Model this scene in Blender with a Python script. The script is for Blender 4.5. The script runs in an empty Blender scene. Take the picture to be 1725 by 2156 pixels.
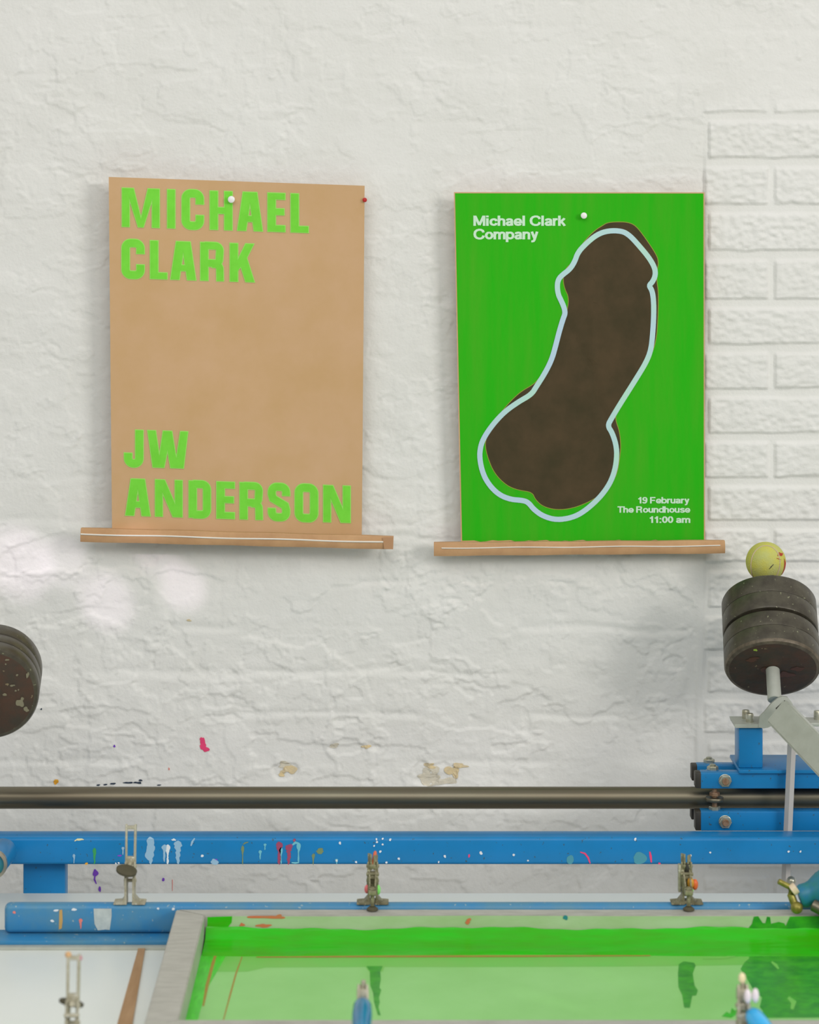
import bpy, bmesh, math, random
import numpy as np
from mathutils import Vector, Matrix

# ------------------------------------------------------------------ camera, world, lights
SC = bpy.context.scene
COL = SC.collection
F = 4990.0          # focal length in picture pixels
D = 4.2             # camera to wall
XC, H0 = 862.5, 450.0   # eye axis and eye level in the picture
ZC = 1.949          # eye height
S = F / D

cam_d = bpy.data.cameras.new('camera')
cam = bpy.data.objects.new('camera', cam_d); COL.objects.link(cam)
cam.location = (0, -D, ZC); cam.rotation_euler = (math.pi/2, 0, 0)
cam_d.sensor_fit = 'AUTO'; cam_d.sensor_width = 36.0
cam_d.lens = F / 2156.0 * 36.0
cam_d.shift_y = (H0 - 1078.0) / 2156.0
cam_d.clip_start = 0.05
cam_d.dof.use_dof = True; cam_d.dof.focus_distance = 4.02; cam_d.dof.aperture_fstop = 5.0
SC.camera = cam

SC.view_settings.view_transform = 'Standard'
SC.view_settings.look = 'None'
SC.view_settings.gamma = 1.0
SC.view_settings.exposure = 0.08
SC.view_settings.use_curve_mapping = False

W = bpy.data.worlds.new('daylight'); SC.world = W; W.use_nodes = True
nt = W.node_tree; nt.nodes.clear()
wo = nt.nodes.new('ShaderNodeOutputWorld'); bg = nt.nodes.new('ShaderNodeBackground')
tc = nt.nodes.new('ShaderNodeTexCoord'); sp = nt.nodes.new('ShaderNodeSeparateXYZ')
rp = nt.nodes.new('ShaderNodeValToRGB'); mr = nt.nodes.new('ShaderNodeMapRange')
mr.inputs['From Min'].default_value = -1; mr.inputs['From Max'].default_value = 1
nt.links.new(tc.outputs['Generated'], sp.inputs[0]); nt.links.new(sp.outputs['Z'], mr.inputs['Value'])
nt.links.new(mr.outputs[0], rp.inputs[0]); nt.links.new(rp.outputs[0], bg.inputs[0]); nt.links.new(bg.outputs[0], wo.inputs[0])
rp.color_ramp.elements[0].position = 0.30; rp.color_ramp.elements[0].color = (0.42, 0.42, 0.40, 1)
rp.color_ramp.elements[1].position = 0.52; rp.color_ramp.elements[1].color = (0.80, 0.82, 0.81, 1)
e_ = rp.color_ramp.elements.new(1.0); e_.color = (1.7, 1.74, 1.72, 1)
bg.inputs['Strength'].default_value = 0.345

def area(name, loc, target, sx, sy, power, color):
    l = bpy.data.lights.new(name, 'AREA'); l.shape = 'RECTANGLE'; l.size = sx; l.size_y = sy
    l.energy = power; l.color = color
    o = bpy.data.objects.new(name, l); COL.objects.link(o); o.location = loc
    o.rotation_euler = (Vector(target) - Vector(loc)).to_track_quat('-Z', 'Y').to_euler()
    return o
# daylight from the window on the right, in front of the wall
area('window_daylight', (5.45, -6.2, 3.75), (0.1, 0, 1.3), 2.2, 2.1, 203, (1.0, 0.97, 0.93))
# the skylight over the press
area('skylight_daylight', (-0.4, -4.3, 4.1), (0, -0.4, 0.8), 5.0, 2.4, 84, (1.0, 0.985, 0.955))
# glints of sun thrown onto the plaster at the left
def glint(px, py, dia, power):
    t = Vector(((px - XC) / S, 0, ZC - (py - H0) / S)); loc = Vector((-1.2, -2.0, 2.3))
    l = bpy.data.lights.new('sun_glint', 'SPOT'); l.energy = power; l.color = (1.0, 0.80, 1.0)
    l.spot_size = 2 * math.atan(dia / 2 / (t - loc).length); l.spot_blend = 0.9; l.shadow_soft_size = 0.004
    o = bpy.data.objects.new('sun_glint', l); COL.objects.link(o); o.location = loc
    o.rotation_euler = (t - loc).to_track_quat('-Z', 'Y').to_euler()
glint(40, 1185, 0.15, 60); glint(135, 1185, 0.11, 30); glint(385, 1236, 0.10, 55); glint(225, 1268, 0.12, 50)
glint(330, 1165, 0.10, 28)
def streak_glint(px, py, dia, power, loc):
    z = ZC - 1.0773; d = (ZC - z) * F / (py - H0); t = Vector(((px - XC) * d / F, d - D, z)); loc = Vector(loc)
    l = bpy.data.lights.new('sun_glint', 'SPOT'); l.energy = power; l.color = (1.0, 0.95, 0.95)
    l.spot_size = 2 * math.atan(dia / 2 / (t - loc).length); l.spot_blend = 1.0; l.shadow_soft_size = 0.004
    o = bpy.data.objects.new('sun_glint', l); COL.objects.link(o); o.location = loc
    o.rotation_euler = (t - loc).to_track_quat('-Z', 'Y').to_euler()
streak_glint(1150, 2105, 0.050, 45, (1.9, -2.6, 1.55)); streak_glint(1280, 2060, 0.030, 30, (1.9, -2.6, 1.55))

# ------------------------------------------------------------------ helpers
def P(px, py, d):
    return Vector(((px - XC) * d / F, d - D, ZC - (py - H0) * d / F))
def X(px, d): return (px - XC) * d / F
def Z(py, d): return ZC - (py - H0) * d / F
def on_level(px, py, z):            # the point of a level surface at height z that the picture shows at px, py
    d = (ZC - z) * F / (py - H0)
    return P(px, py, d)
def lin(c):
    return tuple(((v/255)/12.92 if v/255 <= 0.04045 else ((v/255+0.055)/1.055)**2.4) for v in c) + (1.0,)

def tag(o, label=None, cat=None, group=None, kind=None):
    if label: o['label'] = label
    if cat: o['category'] = cat
    if group: o['group'] = group
    if kind: o['kind'] = kind
    return o
def thing(name, loc, label, cat, group=None):
    o = bpy.data.objects.new(name, None); COL.objects.link(o); o.location = loc
    o.empty_display_size = 0.02
    return tag(o, label, cat, group)
def wloc(o):
    v = Vector((0, 0, 0))
    while o is not None:
        v += o.location; o = o.parent
    return v
def obj(name, bm, mat, parent=None, local=False, smooth=True, angle=35):
    """link bm as one mesh object; bm is in world coordinates unless local"""
    if parent is not None and not local:
        bmesh.ops.translate(bm, verts=bm.verts, vec=-wloc(parent))
    me = bpy.data.meshes.new(name)
    bmesh.ops.recalc_face_normals(bm, faces=bm.faces)
    for f in bm.faces: f.smooth = smooth
    if smooth:
        a = math.radians(angle)
        for e in bm.edges:
            if len(e.link_faces) == 2 and e.calc_face_angle(0) > a: e.smooth = False
    bm.to_mesh(me); bm.free()
    for m in (mat if isinstance(mat, (list, tuple)) else [mat]): me.materials.append(m)
    o = bpy.data.objects.new(name, me); COL.objects.link(o)
    if parent is not None: o.parent = parent
    return o
def NB(): return bmesh.new()

def box(bm, x0, x1, y0, y1, z0, z1, bev=0.0, seg=2, M=None):
    g = bmesh.ops.create_cube(bm, size=1.0)
    vs = g['verts']
    for v in vs:
        v.co = Vector(((x0+x1)/2 + v.co.x*(x1-x0), (y0+y1)/2 + v.co.y*(y1-y0), (z0+z1)/2 + v.co.z*(z1-z0)))
    if bev > 0:
        es = list({e for v in vs for e in v.link_edges})
        r = bmesh.ops.bevel(bm, geom=es, offset=bev, segments=seg, affect='EDGES', profile=0.5)
        vs = list({v for f in r['faces'] for v in f.verts} | {v for v in vs if v.is_valid})
    if M is not None:
        bmesh.ops.transform(bm, matrix=M, verts=vs)
    return vs
def frame_to(a, b):
    z = (Vector(b) - Vector(a)); L = z.length
    return Matrix.Translation(Vector(a)) @ z.to_track_quat('Z', 'Y').to_matrix().to_4x4(), L
def lathe(bm, prof, seg=32, M=Matrix.Identity(4), cap=True):
    """profile of (r, z); r=0 closes to a point"""
    rings = []
    for r, z in prof:
        if r < 1e-7:
            rings.append([bm.verts.new(M @ Vector((0, 0, z)))])
        else:
            rings.append([bm.verts.new(M @ Vector((r*math.cos(2*math.pi*k/seg), r*math.sin(2*math.pi*k/seg), z))) for k in range(seg)])
    for a, b in zip(rings, rings[1:]):
        for k in range(seg):
            k2 = (k+1) % seg
            if len(a) == 1 and len(b) == 1: continue
            if len(a) == 1: bm.faces.new((a[0], b[k], b[k2]))
            elif len(b) == 1: bm.faces.new((a[k], a[k2], b[0]))
            else: bm.faces.new((a[k], a[k2], b[k2], b[k]))
    if cap:
        for r in (rings[0], rings[-1]):
            if len(r) > 2: bm.faces.new(r)
def rod(bm, a, b, r, seg=20, bev=0.0):
    M, L = frame_to(a, b)
    if bev > 0: lathe(bm, [(r-bev, 0), (r, bev), (r, L-bev), (r-bev, L)], seg, M)
    else: lathe(bm, [(r, 0), (r, L)], seg, M)
def hexhead(bm, c, axis, r, h, stem=None):
    M, L = frame_to(c, Vector(c) + Vector(axis).normalized()*h)
    lathe(bm, [(r*0.97, 0), (r, h*0.12), (r, h*0.8), (r*0.86, h)], 6, M)
    if stem: lathe(bm, [(stem[0], h*0.9), (stem[0], h+stem[1]*0.85), (stem[0]*0.8, h+stem[1])], 20, M)
def washer(bm, c, axis, r, h):
    M, L = frame_to(c, Vector(c) + Vector(axis).normalized()*h)
    lathe(bm, [(r*0.93, 0), (r, h*0.3), (r, h*0.7), (r*0.93, h)], 28, M)
def tube_path(bm, pts, r, seg=10, closed=False):
    pts = [Vector(p) for p in pts]; n = len(pts); rings = []
    for i, p in enumerate(pts):
        if closed: t = pts[(i+1) % n] - pts[i-1]
        else: t = pts[min(i+1, n-1)] - pts[max(i-1, 0)]
        q = t.to_track_quat('Z', 'Y').to_matrix()
        rings.append([bm.verts.new(p + q @ Vector((r*math.cos(2*math.pi*k/seg), r*math.sin(2*math.pi*k/seg), 0))) for k in range(seg)])
    for i in range(n if closed else n-1):
        a, b = rings[i], rings[(i+1) % n]
        for k in range(seg): bm.faces.new((a[k], a[(k+1) % seg], b[(k+1) % seg], b[k]))
    if not closed:
        bm.faces.new(rings[0]); bm.faces.new(rings[-1])
def prism(bm, outline, axis_vec, origin, ux, uy):
    """extrude a 2-D outline spanned by ux, uy at origin along axis_vec"""
    a = [bm.verts.new(Vector(origin) + Vector(ux)*u + Vector(uy)*v) for u, v in outline]
    b = [bm.verts.new(p.co + Vector(axis_vec)) for p in a]
    n = len(a)
    bm.faces.new(a); bm.faces.new(b[::-1])
    for k in range(n): bm.faces.new((a[k], b[k], b[(k+1) % n], a[(k+1) % n]))

# --- flat shapes in picture coordinates
def blob(cx, cy, rx, ry, seed, rough=0.22, n=26):
    r = random.Random(seed); ph = [r.uniform(0, 6.28) for _ in range(5)]; am = [r.uniform(0.3, 1) for _ in range(5)]
    out = []
    for k in range(n):
        a = 2*math.pi*k/n
        f = 1 + rough*sum(am[j]*math.sin((j+2)*a+ph[j])/(j+1.2) for j in range(5))
        out.append((cx + rx*f*math.cos(a), cy + ry*f*math.sin(a)))
    return out
def drip(cx, y0, y1, w, seed, head=1.6, n=14):
    """a run of paint: a wide head that narrows to a rounded foot"""
    r = random.Random(seed); L, R = [], []
    for k in range(n+1):
        t = k/n; y = y0 + (y1-y0)*t
        wd = w*(0.5*head*math.exp(-((t-0.16)/0.2)**2) + 0.42 + 0.10*math.sin(9*t+seed)) * min(1, 3.2*math.sqrt(min(t, 1)+0.003)) * min(1, 3*math.sqrt(1.004-t))
        j = r.uniform(-0.09, 0.09)*w
        L.append((cx - wd/2 + j, y)); R.append((cx + wd/2 + j, y))
    return L + R[::-1]
def streak(pts, w):
    """ribbon outline along a polyline, tapering to both ends"""
    n = len(pts); L, R = [], []
    for i, (x, y) in enumerate(pts):
        x2, y2 = pts[min(i+1, n-1)]; x1, y1 = pts[max(i-1, 0)]
        dx, dy = x2-x1, y2-y1; l = math.hypot(dx, dy) or 1
        t = i/(n-1); ww = w*0.5*(0.35 + 0.65*math.sin(math.pi*(0.1+0.8*t)))
        L.append((x - dy/l*ww, y + dx/l*ww)); R.append((x + dy/l*ww, y - dx/l*ww))
    return L + R[::-1]
def smooth_closed(pts, it=2):
    for _ in range(it):
        q = []
        for i in range(len(pts)):
            a, b = pts[i], pts[(i+1) % len(pts)]
            q += [(0.75*a[0]+0.25*b[0], 0.75*a[1]+0.25*b[1]), (0.25*a[0]+0.75*b[0], 0.25*a[1]+0.75*b[1])]
        pts = q
    return pts
def ribbon_closed(bm, pts, w):
    n = len(pts); A, B = [], []
    for i in range(n):
        x1, y1 = pts[i-1]; x2, y2 = pts[(i+1) % n]; x, y = pts[i]
        dx, dy = x2-x1, y2-y1; l = math.hypot(dx, dy) or 1
        A.append(bm.verts.new((x - dy/l*w/2, y + dx/l*w/2, 0))); B.append(bm.verts.new((x + dy/l*w/2, y - dx/l*w/2, 0)))
    for i in range(n):
        j = (i+1) % n
        bm.faces.new((A[i], A[j], B[j], B[i]))
def poly(bm, pts, mi=0, z=0.0):
    f = bm.faces.new([bm.verts.new((x, y, z)) for x, y in pts]); f.material_index = mi; f.normal_update()
    return f
def slice_grid(bm, step):
    xs = [v.co.x for v in bm.verts]; ys = [v.co.y for v in bm.verts]
    for ax, lo, hi in ((0, min(xs), max(xs)), (1, min(ys), max(ys))):
        k = math.ceil(lo/step)
        while k*step < hi:
            co = Vector((k*step, 0, 0)) if ax == 0 else Vector((0, k*step, 0))
            no = Vector((1, 0, 0)) if ax == 0 else Vector((0, 1, 0))
            bmesh.ops.bisect_plane(bm, geom=bm.verts[:]+bm.edges[:]+bm.faces[:], plane_co=co, plane_no=no, dist=1e-5)
            k += 1
def map_bm(bm, fn):
    for v in bm.verts: v.co = fn(v.co.x, v.co.y, v.co.z)
def film(name, polys, mat, fn, parent, step=None, label=None):
    """thin films of paint, ink or print, each patch a mesh of its own: outlines in picture coordinates laid onto a surface"""
    for k, p in enumerate(polys):
        bm = NB(); poly(bm, p)
        bmesh.ops.triangulate(bm, faces=bm.faces[:], ngon_method='EAR_CLIP')
        if step: slice_grid(bm, step)
        map_bm(bm, fn)
        for v in bm.verts: v.co += (cam.location - v.co).normalized()*0.00006*k
        o = obj(name, bm, mat, parent, smooth=False)
        if label: o['label'] = label

# ------------------------------------------------------------------ materials
def mat(name, col, rough=0.5, metal=0.0, var=None, var_scale=20, stretch=(1, 1, 1), bump=0.0, bump_scale=150, spec=0.5,
        specks=None, speck_scale=120, speck_amt=0.06, coat=0.0, contrast=(0.35, 0.65), bump_dist=0.002, rough_var=0.0):
    m = bpy.data.materials.new(name); m.use_nodes = True
    n = m.node_tree.nodes; l = m.node_tree.links; b = n['Principled BSDF']
    b.inputs['Base Color'].default_value = lin(col); b.inputs['Roughness'].default_value = rough
    b.inputs['Metallic'].default_value = metal; b.inputs['Specular IOR Level'].default_value = spec
    b.inputs['Coat Weight'].default_value = coat; b.inputs['Coat Roughness'].default_value = 0.15
    t = n.new('ShaderNodeTexCoord'); mp = n.new('ShaderNodeMapping'); mp.inputs['Scale'].default_value = stretch
    l.new(t.outputs['Object'], mp.inputs[0])
    last = None
    if var is not None:
        z = n.new('ShaderNodeTexNoise'); z.inputs['Scale'].default_value = var_scale; z.inputs['Detail'].default_value = 6; z.inputs['Roughness'].default_value = 0.62
        l.new(mp.outputs[0], z.inputs['Vector'])
        r = n.new('ShaderNodeValToRGB'); r.color_ramp.elements[0].position = contrast[0]; r.color_ramp.elements[1].position = contrast[1]
        r.color_ramp.elements[0].color = lin(col); r.color_ramp.elements[1].color = lin(var)
        l.new(z.outputs['Fac'], r.inputs[0]); last = r.outputs[0]
        if rough_var:
            q = n.new('ShaderNodeMapRange'); q.inputs['To Min'].default_value = rough - rough_var; q.inputs['To Max'].default_value = rough + rough_var
            l.new(z.outputs['Fac'], q.inputs['Value']); l.new(q.outputs[0], b.inputs['Roughness'])
    if specks is not None:
        z = n.new('ShaderNodeTexNoise'); z.inputs['Scale'].default_value = speck_scale; z.inputs['Detail'].default_value = 2
        l.new(t.outputs['Object'], z.inputs['Vector'])
        r = n.new('ShaderNodeValToRGB'); r.color_ramp.elements[0].position = 0.70-speck_amt; r.color_ramp.elements[1].position = 0.72-speck_amt
        r.color_ramp.elements[0].color = (0, 0, 0, 1); r.color_ramp.elements[1].color = (1, 1, 1, 1)
        l.new(z.outputs['Fac'], r.inputs[0])
        mx = n.new('ShaderNodeMix'); mx.data_type = 'RGBA'
        l.new(r.outputs[0], mx.inputs['Factor'])
        if last: l.new(last, mx.inputs['A'])
        else: mx.inputs['A'].default_value = lin(col)
        mx.inputs['B'].default_value = lin(specks); last = mx.outputs['Result']
    if last: l.new(last, b.inputs['Base Color'])
    if bump > 0:
        z = n.new('ShaderNodeTexNoise'); z.inputs['Scale'].default_value = bump_scale; z.inputs['Detail'].default_value = 4
        l.new(mp.outputs[0], z.inputs['Vector'])
        u = n.new('ShaderNodeBump'); u.inputs['Strength'].default_value = bump; u.inputs['Distance'].default_value = bump_dist
        l.new(z.outputs['Fac'], u.inputs['Height']); l.new(u.outputs[0], b.inputs['Normal'])
    return m

M_wall = mat('painted_masonry', (234, 233, 229), 0.7, var=(229, 228, 223), var_scale=5, bump=0.5, bump_scale=190, bump_dist=0.0014, spec=0.3)
M_floor = mat('concrete_floor', (196, 194, 188), 0.7, var=(176, 174, 168), var_scale=6, bump=0.3)
M_kraft = mat('kraft_paper', (211, 173, 133), 0.75, var=(205, 167, 121), var_scale=9, bump=0.25, bump_scale=14, bump_dist=0.004, spec=0.2)
M_kraft2 = mat('kraft_paper_fold', (203, 161, 119), 0.75, var=(190, 148, 108), var_scale=25, bump=0.3, bump_scale=30, bump_dist=0.003, spec=0.2)
M_letter = mat('green_letter_ink', (128, 226, 72), 0.8, var=(120, 216, 64), var_scale=30, spec=0.15)
M_halo = mat('pale_green_ink_edge', (166, 234, 112), 0.8, spec=0.15)
M_green = mat('green_poster_ink', (46, 182, 24), 0.85, spec=0.12, var=(74, 176, 34), var_scale=5, stretch=(6, 1, 0.7), contrast=(0.38, 0.75), bump=0.15, bump_scale=14, bump_dist=0.004)
M_shape = mat('dark_brown_ink', (84, 70, 50), 0.85, spec=0.15, var=(68, 61, 42), var_scale=14, bump=0.3, bump_scale=16, bump_dist=0.005)
M_edge = mat('yellow_edge_ink', (150, 160, 50), 0.7)
M_line = mat('pale_blue_ink', (186, 214, 232), 0.6, var=(182, 228, 206), var_scale=4, contrast=(0.42, 0.6))
M_mint = mat('mint_ink', (206, 238, 208), 0.6)
M_thread = mat('white_thread', (236, 232, 222), 0.8)
M_pin = mat('white_pin', (245, 242, 240), 0.35)
M_pinred = mat('red_pin', (190, 40, 40), 0.35)
M_blue = mat('blue_enamel', (28, 130, 194), 0.32, spec=0.3, var=(28, 124, 182), var_scale=9, bump=0.08, bump_scale=60, specks=(60, 95, 120), speck_scale=170, speck_amt=0.0)
M_blue2 = mat('blue_enamel_worn', (50, 132, 184), 0.4, var=(84, 138, 165), var_scale=14, bump=0.1, bump_scale=60, specks=(150, 170, 175), speck_scale=150, speck_amt=0.01)
M_cap = mat('black_plastic', (52, 48, 42), 0.5)
M_steel = mat('dull_steel_pipe', (124, 120, 103), 0.38, metal=0.8, var=(112, 103, 86), var_scale=5, stretch=(0.3, 3, 3))
M_zinc = mat('zinc_bolt', (200, 202, 190), 0.35, metal=0.7, var=(170, 165, 140), var_scale=120)
M_rust = mat('rusty_bolt', (166, 138, 114), 0.55, metal=0.3, var=(134, 100, 72), var_scale=200)
M_iron = mat('cast_iron', (86, 81, 67), 0.40, metal=0.25, var=(66, 60, 50), var_scale=45, specks=(140, 140, 112), speck_scale=170, speck_amt=0.0, bump=0.25, bump_scale=120, bump_dist=0.0015)
M_ironface = mat('rusty_iron_face', (62, 54, 43), 0.6, metal=0.1, var=(78, 54, 40), var_scale=40, specks=(130, 116, 88), speck_scale=110, speck_amt=0.0, bump=0.35, bump_scale=110, bump_dist=0.002)
M_rim = mat('worn_iron_rim', (116, 104, 86), 0.45, metal=0.25, var=(84, 74, 60), var_scale=70, bump=0.3, bump_scale=120)
M_alu = mat('grey_aluminium', (190, 193, 183), 0.45, metal=0.25, var=(180, 183, 172), var_scale=40, bump=0.05)
M_alu2 = mat('aluminium_frame', (196, 194, 186), 0.5, metal=0.25, var=(178, 176, 168), var_scale=25, stretch=(1, 4, 1))
M_table = mat('white_laminate', (240, 243, 238), 0.35, var=(236, 240, 234), var_scale=4)
M_felt = mat('yellow_felt', (208, 202, 92), 0.95, var=(196, 198, 122), var_scale=40, bump=0.6, bump_scale=600, bump_dist=0.002, spec=0.1)
M_seam = mat('ball_seam', (200, 180, 150), 0.7)
M_ballred = mat('red_felt_stain', (178, 66, 44), 0.9)
M_clamp = mat('clamp_metal', (192, 188, 168), 0.45, metal=0.2, var=(158, 150, 124), var_scale=90, specks=(205, 205, 195), speck_scale=220, speck_amt=0.05)
M_clampd = mat('grimy_clamp_metal', (160, 154, 124), 0.5, metal=0.2, var=(108, 102, 76), var_scale=110, specks=(190, 186, 160), speck_scale=240, speck_amt=0.06)
M_rubber = mat('dark_rubber', (84, 78, 58), 0.7, var=(74, 70, 50), var_scale=60)
M_grip = mat('blue_plastic_grip', (20, 128, 176), 0.16, var=(16, 116, 160), var_scale=30, coat=0.4)
M_gripb = mat('bright_blue_plastic_grip', (16, 190, 255), 0.12, var=(18, 180, 250), var_scale=30, coat=0.4)
M_gript = mat('stained_blue_plastic', (34, 118, 156), 0.4, var=(40, 124, 116), var_scale=45)
M_brass = mat('brass_bolt', (170, 160, 84), 0.45, metal=0.5, var=(130, 120, 50), var_scale=90)
M_whitepl = mat('white_link_sheen', (240, 228, 232), 0.4)
M_mesh = mat('green_stained_mesh', (148, 214, 124), 0.32, var=(138, 206, 112), var_scale=7, stretch=(1, 1, 1), bump=0.05, bump_scale=30)
M_ink = mat('wet_green_ink', (46, 190, 20), 0.22, spec=0.3, var=(62, 172, 18), var_scale=10, stretch=(1, 5, 5), bump=0.25, bump_scale=25, bump_dist=0.004)
M_inkd = mat('thick_green_ink', (62, 172, 36), 0.3, spec=0.3, var=(40, 138, 40), var_scale=45, bump=0.3, bump_scale=40, bump_dist=0.004)
M_inkm = mat('thin_green_ink', (112, 200, 82), 0.35, var=(122, 196, 84), var_scale=14)
M_inkw = mat('washed_green_ink', (178, 200, 160), 0.5, var=(164, 190, 140), var_scale=12, stretch=(1, 3, 3))
M_orange = mat('orange_paint', (224, 100, 62), 0.5, var=(200, 120, 84), var_scale=60)
M_stain = mat('brown_ink_edge', (158, 150, 52), 0.6, var=(176, 128, 60), var_scale=50)
M_wood = mat('brown_wood_strip', (186, 146, 104), 0.5, var=(168, 128, 84), var_scale=8, stretch=(8, 1, 8))
def paint(name, c): return mat(name, c, 0.4)
C_white = paint('white_paint', (226, 232, 236)); C_pale = paint('pale_blue_paint', (150, 188, 214)); C_cream = paint('cream_paint', (238, 230, 178))
C_green = paint('green_paint', (58, 160, 90)); C_orange = paint('orange_dot_paint', (230, 170, 50)); C_purple = paint('purple_paint', (128, 70, 200))
C_red = paint('dull_red_paint', (160, 72, 104)); C_mag = paint('magenta_paint', (146, 80, 134)); C_cyan = paint('cyan_paint', (112, 190, 208))
C_olive = paint('olive_paint', (124, 142, 100)); C_pink = paint('pink_paint', (236, 70, 120)); C_teal = paint('teal_paint', (74, 150, 168))
C_black = paint('dark_paint', (44, 58, 76)); C_tan = mat('bare_tan_plaster', (228, 206, 158), 0.8, var=(205, 190, 160), var_scale=60, bump=0.5, bump_scale=120)
C_greypl = mat('bare_grey_plaster', (208, 202, 186), 0.8, var=(222, 214, 194), var_scale=50, bump=0.5, bump_scale=120)
C_tape = mat('grey_tape', (196, 204, 200), 0.6, var=(176, 186, 184), var_scale=70)
C_otape = paint('tan_tape', (196, 158, 92)); C_salmon = paint('salmon_paint', (232, 130, 118))

# ------------------------------------------------------------------ wall: one relief of old plastered brick, new brick at the right
def lattice(seed): return np.random.RandomState(seed).rand(128, 128)
def vn(x, z, sx, sz, seed):
    g = lattice(seed); u = x/sx + 37.3*seed; v = z/sz + 11.7*seed
    i = np.floor(u).astype(int); j = np.floor(v).astype(int); a = u-i; b = v-j
    a = a*a*a*(a*(a*6-15)+10); b = b*b*b*(b*(b*6-15)+10)
    i0, i1, j0, j1 = i % 128, (i+1) % 128, j % 128, (j+1) % 128
    return (g[i0, j0]*(1-a)+g[i1, j0]*a)*(1-b) + (g[i0, j1]*(1-a)+g[i1, j1]*a)*b
def fbm(x, z, sx, sz, seed, o=4):
    t = 0; am = 1; n = 0
    for k in range(o):
        t = t + am*vn(x, z, sx/2**k, sz/2**k, seed+k*13); n += am; am *= 0.5
    return t/n
def sstep(a, b, x):
    t = np.clip((x-a)/(b-a), 0, 1); return t*t*(3-2*t)
COURSES = [-65, 35, 136, 237, 333, 430, 528, 630, 724, 817, 911, 1004, 1095, 1182, 1278, 1367, 1456, 1542, 1635, 1730, 1826, 1922]
LCOURSES = [-40, 62, 160, 258, 345, 440, 535, 628, 722, 818, 912, 1008, 1100, 1132, 1225, 1321, 1412, 1503, 1600, 1698, 1795, 1890]
def wall_height(x, z):
    """relief towards the room, metres"""
    x = np.asarray(x, float); z = np.asarray(z, float)
    px = x*S + XC; py = H0 + (ZC - z)*S
    wx = x + 0.016*(fbm(x, z, 0.07, 0.07, 91)-0.5); wz = z + 0.016*(fbm(x, z, 0.07, 0.07, 191)-0.5)
    low = sstep(900, 1300, py)
    h = 0.014*(fbm(x, z, 0.42, 0.30, 3, 3)-0.5) + 0.0028*(fbm(x, z, 0.10, 0.075, 5, 3)-0.5)
    # edges of old coats of paint and filler
    for k, (sx, sz, am, th) in enumerate(((0.13, 0.09, 0.0011, 0.52), (0.09, 0.12, 0.0010, 0.58), (0.055, 0.04, 0.0008, 0.60), (0.16, 0.06, 0.0012, 0.50), (0.035, 0.05, 0.0007, 0.63))):
        n = fbm(wx, wz, sx, sz, 20+7*k, 5)
        gate = sstep(0.45, 0.62, fbm(x, z, 0.16, 0.14, 300+5*k, 2))
        h = h + 1.5*am*sstep(th-0.006, th+0.006, n)*(0.15 + 0.85*gate)*(0.75 + 0.6*low)
        rid = np.exp(-((n-th)/0.008)**2)
        h = h + 0.0009*rid*gate
    # soft courses of the bricks beneath
    pyw = py + 13*(fbm(x, z, 0.16, 0.05, 61, 3)-0.5)*2
    for i, c in enumerate(LCOURSES):
        gate = sstep(0.40, 0.60, fbm(x + i*0.37, z*0 + i, 0.20, 1, 77, 2))
        a = (0.0006 + 0.0016*low)*(0.10 + 0.90*gate)
        h = h - a*np.exp(-((pyw-c)/7.5)**2) + 0.3*a*np.exp(-((pyw-c-14)/9.0)**2)
    pxw = px + 12*(fbm(x, z, 0.05, 0.1, 68, 3)-0.5)*2
    row = np.searchsorted(np.array(LCOURSES), py)
    off = (row % 2)*140.0
    dx = np.abs(((pxw - off - 40) % 280.0) - 140.0); dx = 140.0 - dx
    h = h - 0.0008*(0.15+0.85*low)*sstep(0.45, 0.6, fbm(x, z, 0.12, 0.12, 88, 2))*np.exp(-(dx/6.0)**2)
    # brush and grit
    h = h + 0.0009*(fbm(x, z, 0.014, 0.011, 9, 3)-0.5) + 0.0010*sstep(0.70, 0.80, fbm(x, z, 0.02, 0.018, 15, 2))
    # a few marks one can find: blown flakes, holes, a long nick
    for cx, cy, rx, ry, dp in ((74, 165, 42, 62, -0.0016), (400, 97, 16, 22, 0.0016), (805, 40, 46, 36, -0.0013), (345, 1395, 62, 72, -0.0018), (215, 1385, 50, 44, 0.0022),
                               (195, 1490, 28, 22, 0.0024), (560, 1395, 46, 66, -0.0013), (1285, 240, 40, 50, -0.0012), (900, 150, 24, 30, 0.0012), (735, 1570, 52, 18, -0.0030),
                               (925, 1628, 56, 28, -0.0030), (600, 1620, 26, 20, -0.0034), (68, 1321, 10, 9, -0.0012), (625, 140, 10, 26, 0.0018), (1095, 1515, 22, 28, -0.0016), (1420, 1395, 24, 14, -0.0024)):
        e = ((px-cx)/rx)**2 + ((py-cy)/ry)**2 + 1.1*(fbm(x, z, 0.025, 0.025, 41, 3)-0.5)*2
        h = h + dp*sstep(1.15, 0.85, e) + 0.0012*np.exp(-((e-1.0)/0.10)**2)*(1 if dp < 0 else 0.3)
    h = h + 0.0006*(fbm(x, z, 0.03, 0.02, 55, 3)-0.5)*2*low
    h = h*0.82
    # --- the newer brickwork at the right
    ed = 1481 + 4*(fbm(x, z, 0.03, 0.08, 33, 2)-0.5)
    m = sstep(0, 5, px-ed)*sstep(205, 245, py)
    cs = np.array(COURSES, float); r = np.clip(np.searchsorted(cs, py), 1, len(cs)-1)
    bot = cs[r] + 2.5*(fbm(x, z, 0.05, 0.3, 44, 2)-0.5)*2; top = cs[r-1] + 17 + 2*(fbm(x, z, 0.06, 0.3, 45, 2)-0.5)*2
    er = 3.5
    v = sstep(0, er+3, py-top)*sstep(0, er-1, bot-py)
    odd = (r % 2 == 1)
    per = np.where(odd, px-1624.0, px-1765.0); per = (per + 140) % 280.0 - 140.0   # joints 280 px apart
    hor = sstep(6.0, 10.0, np.abs(per))
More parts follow.
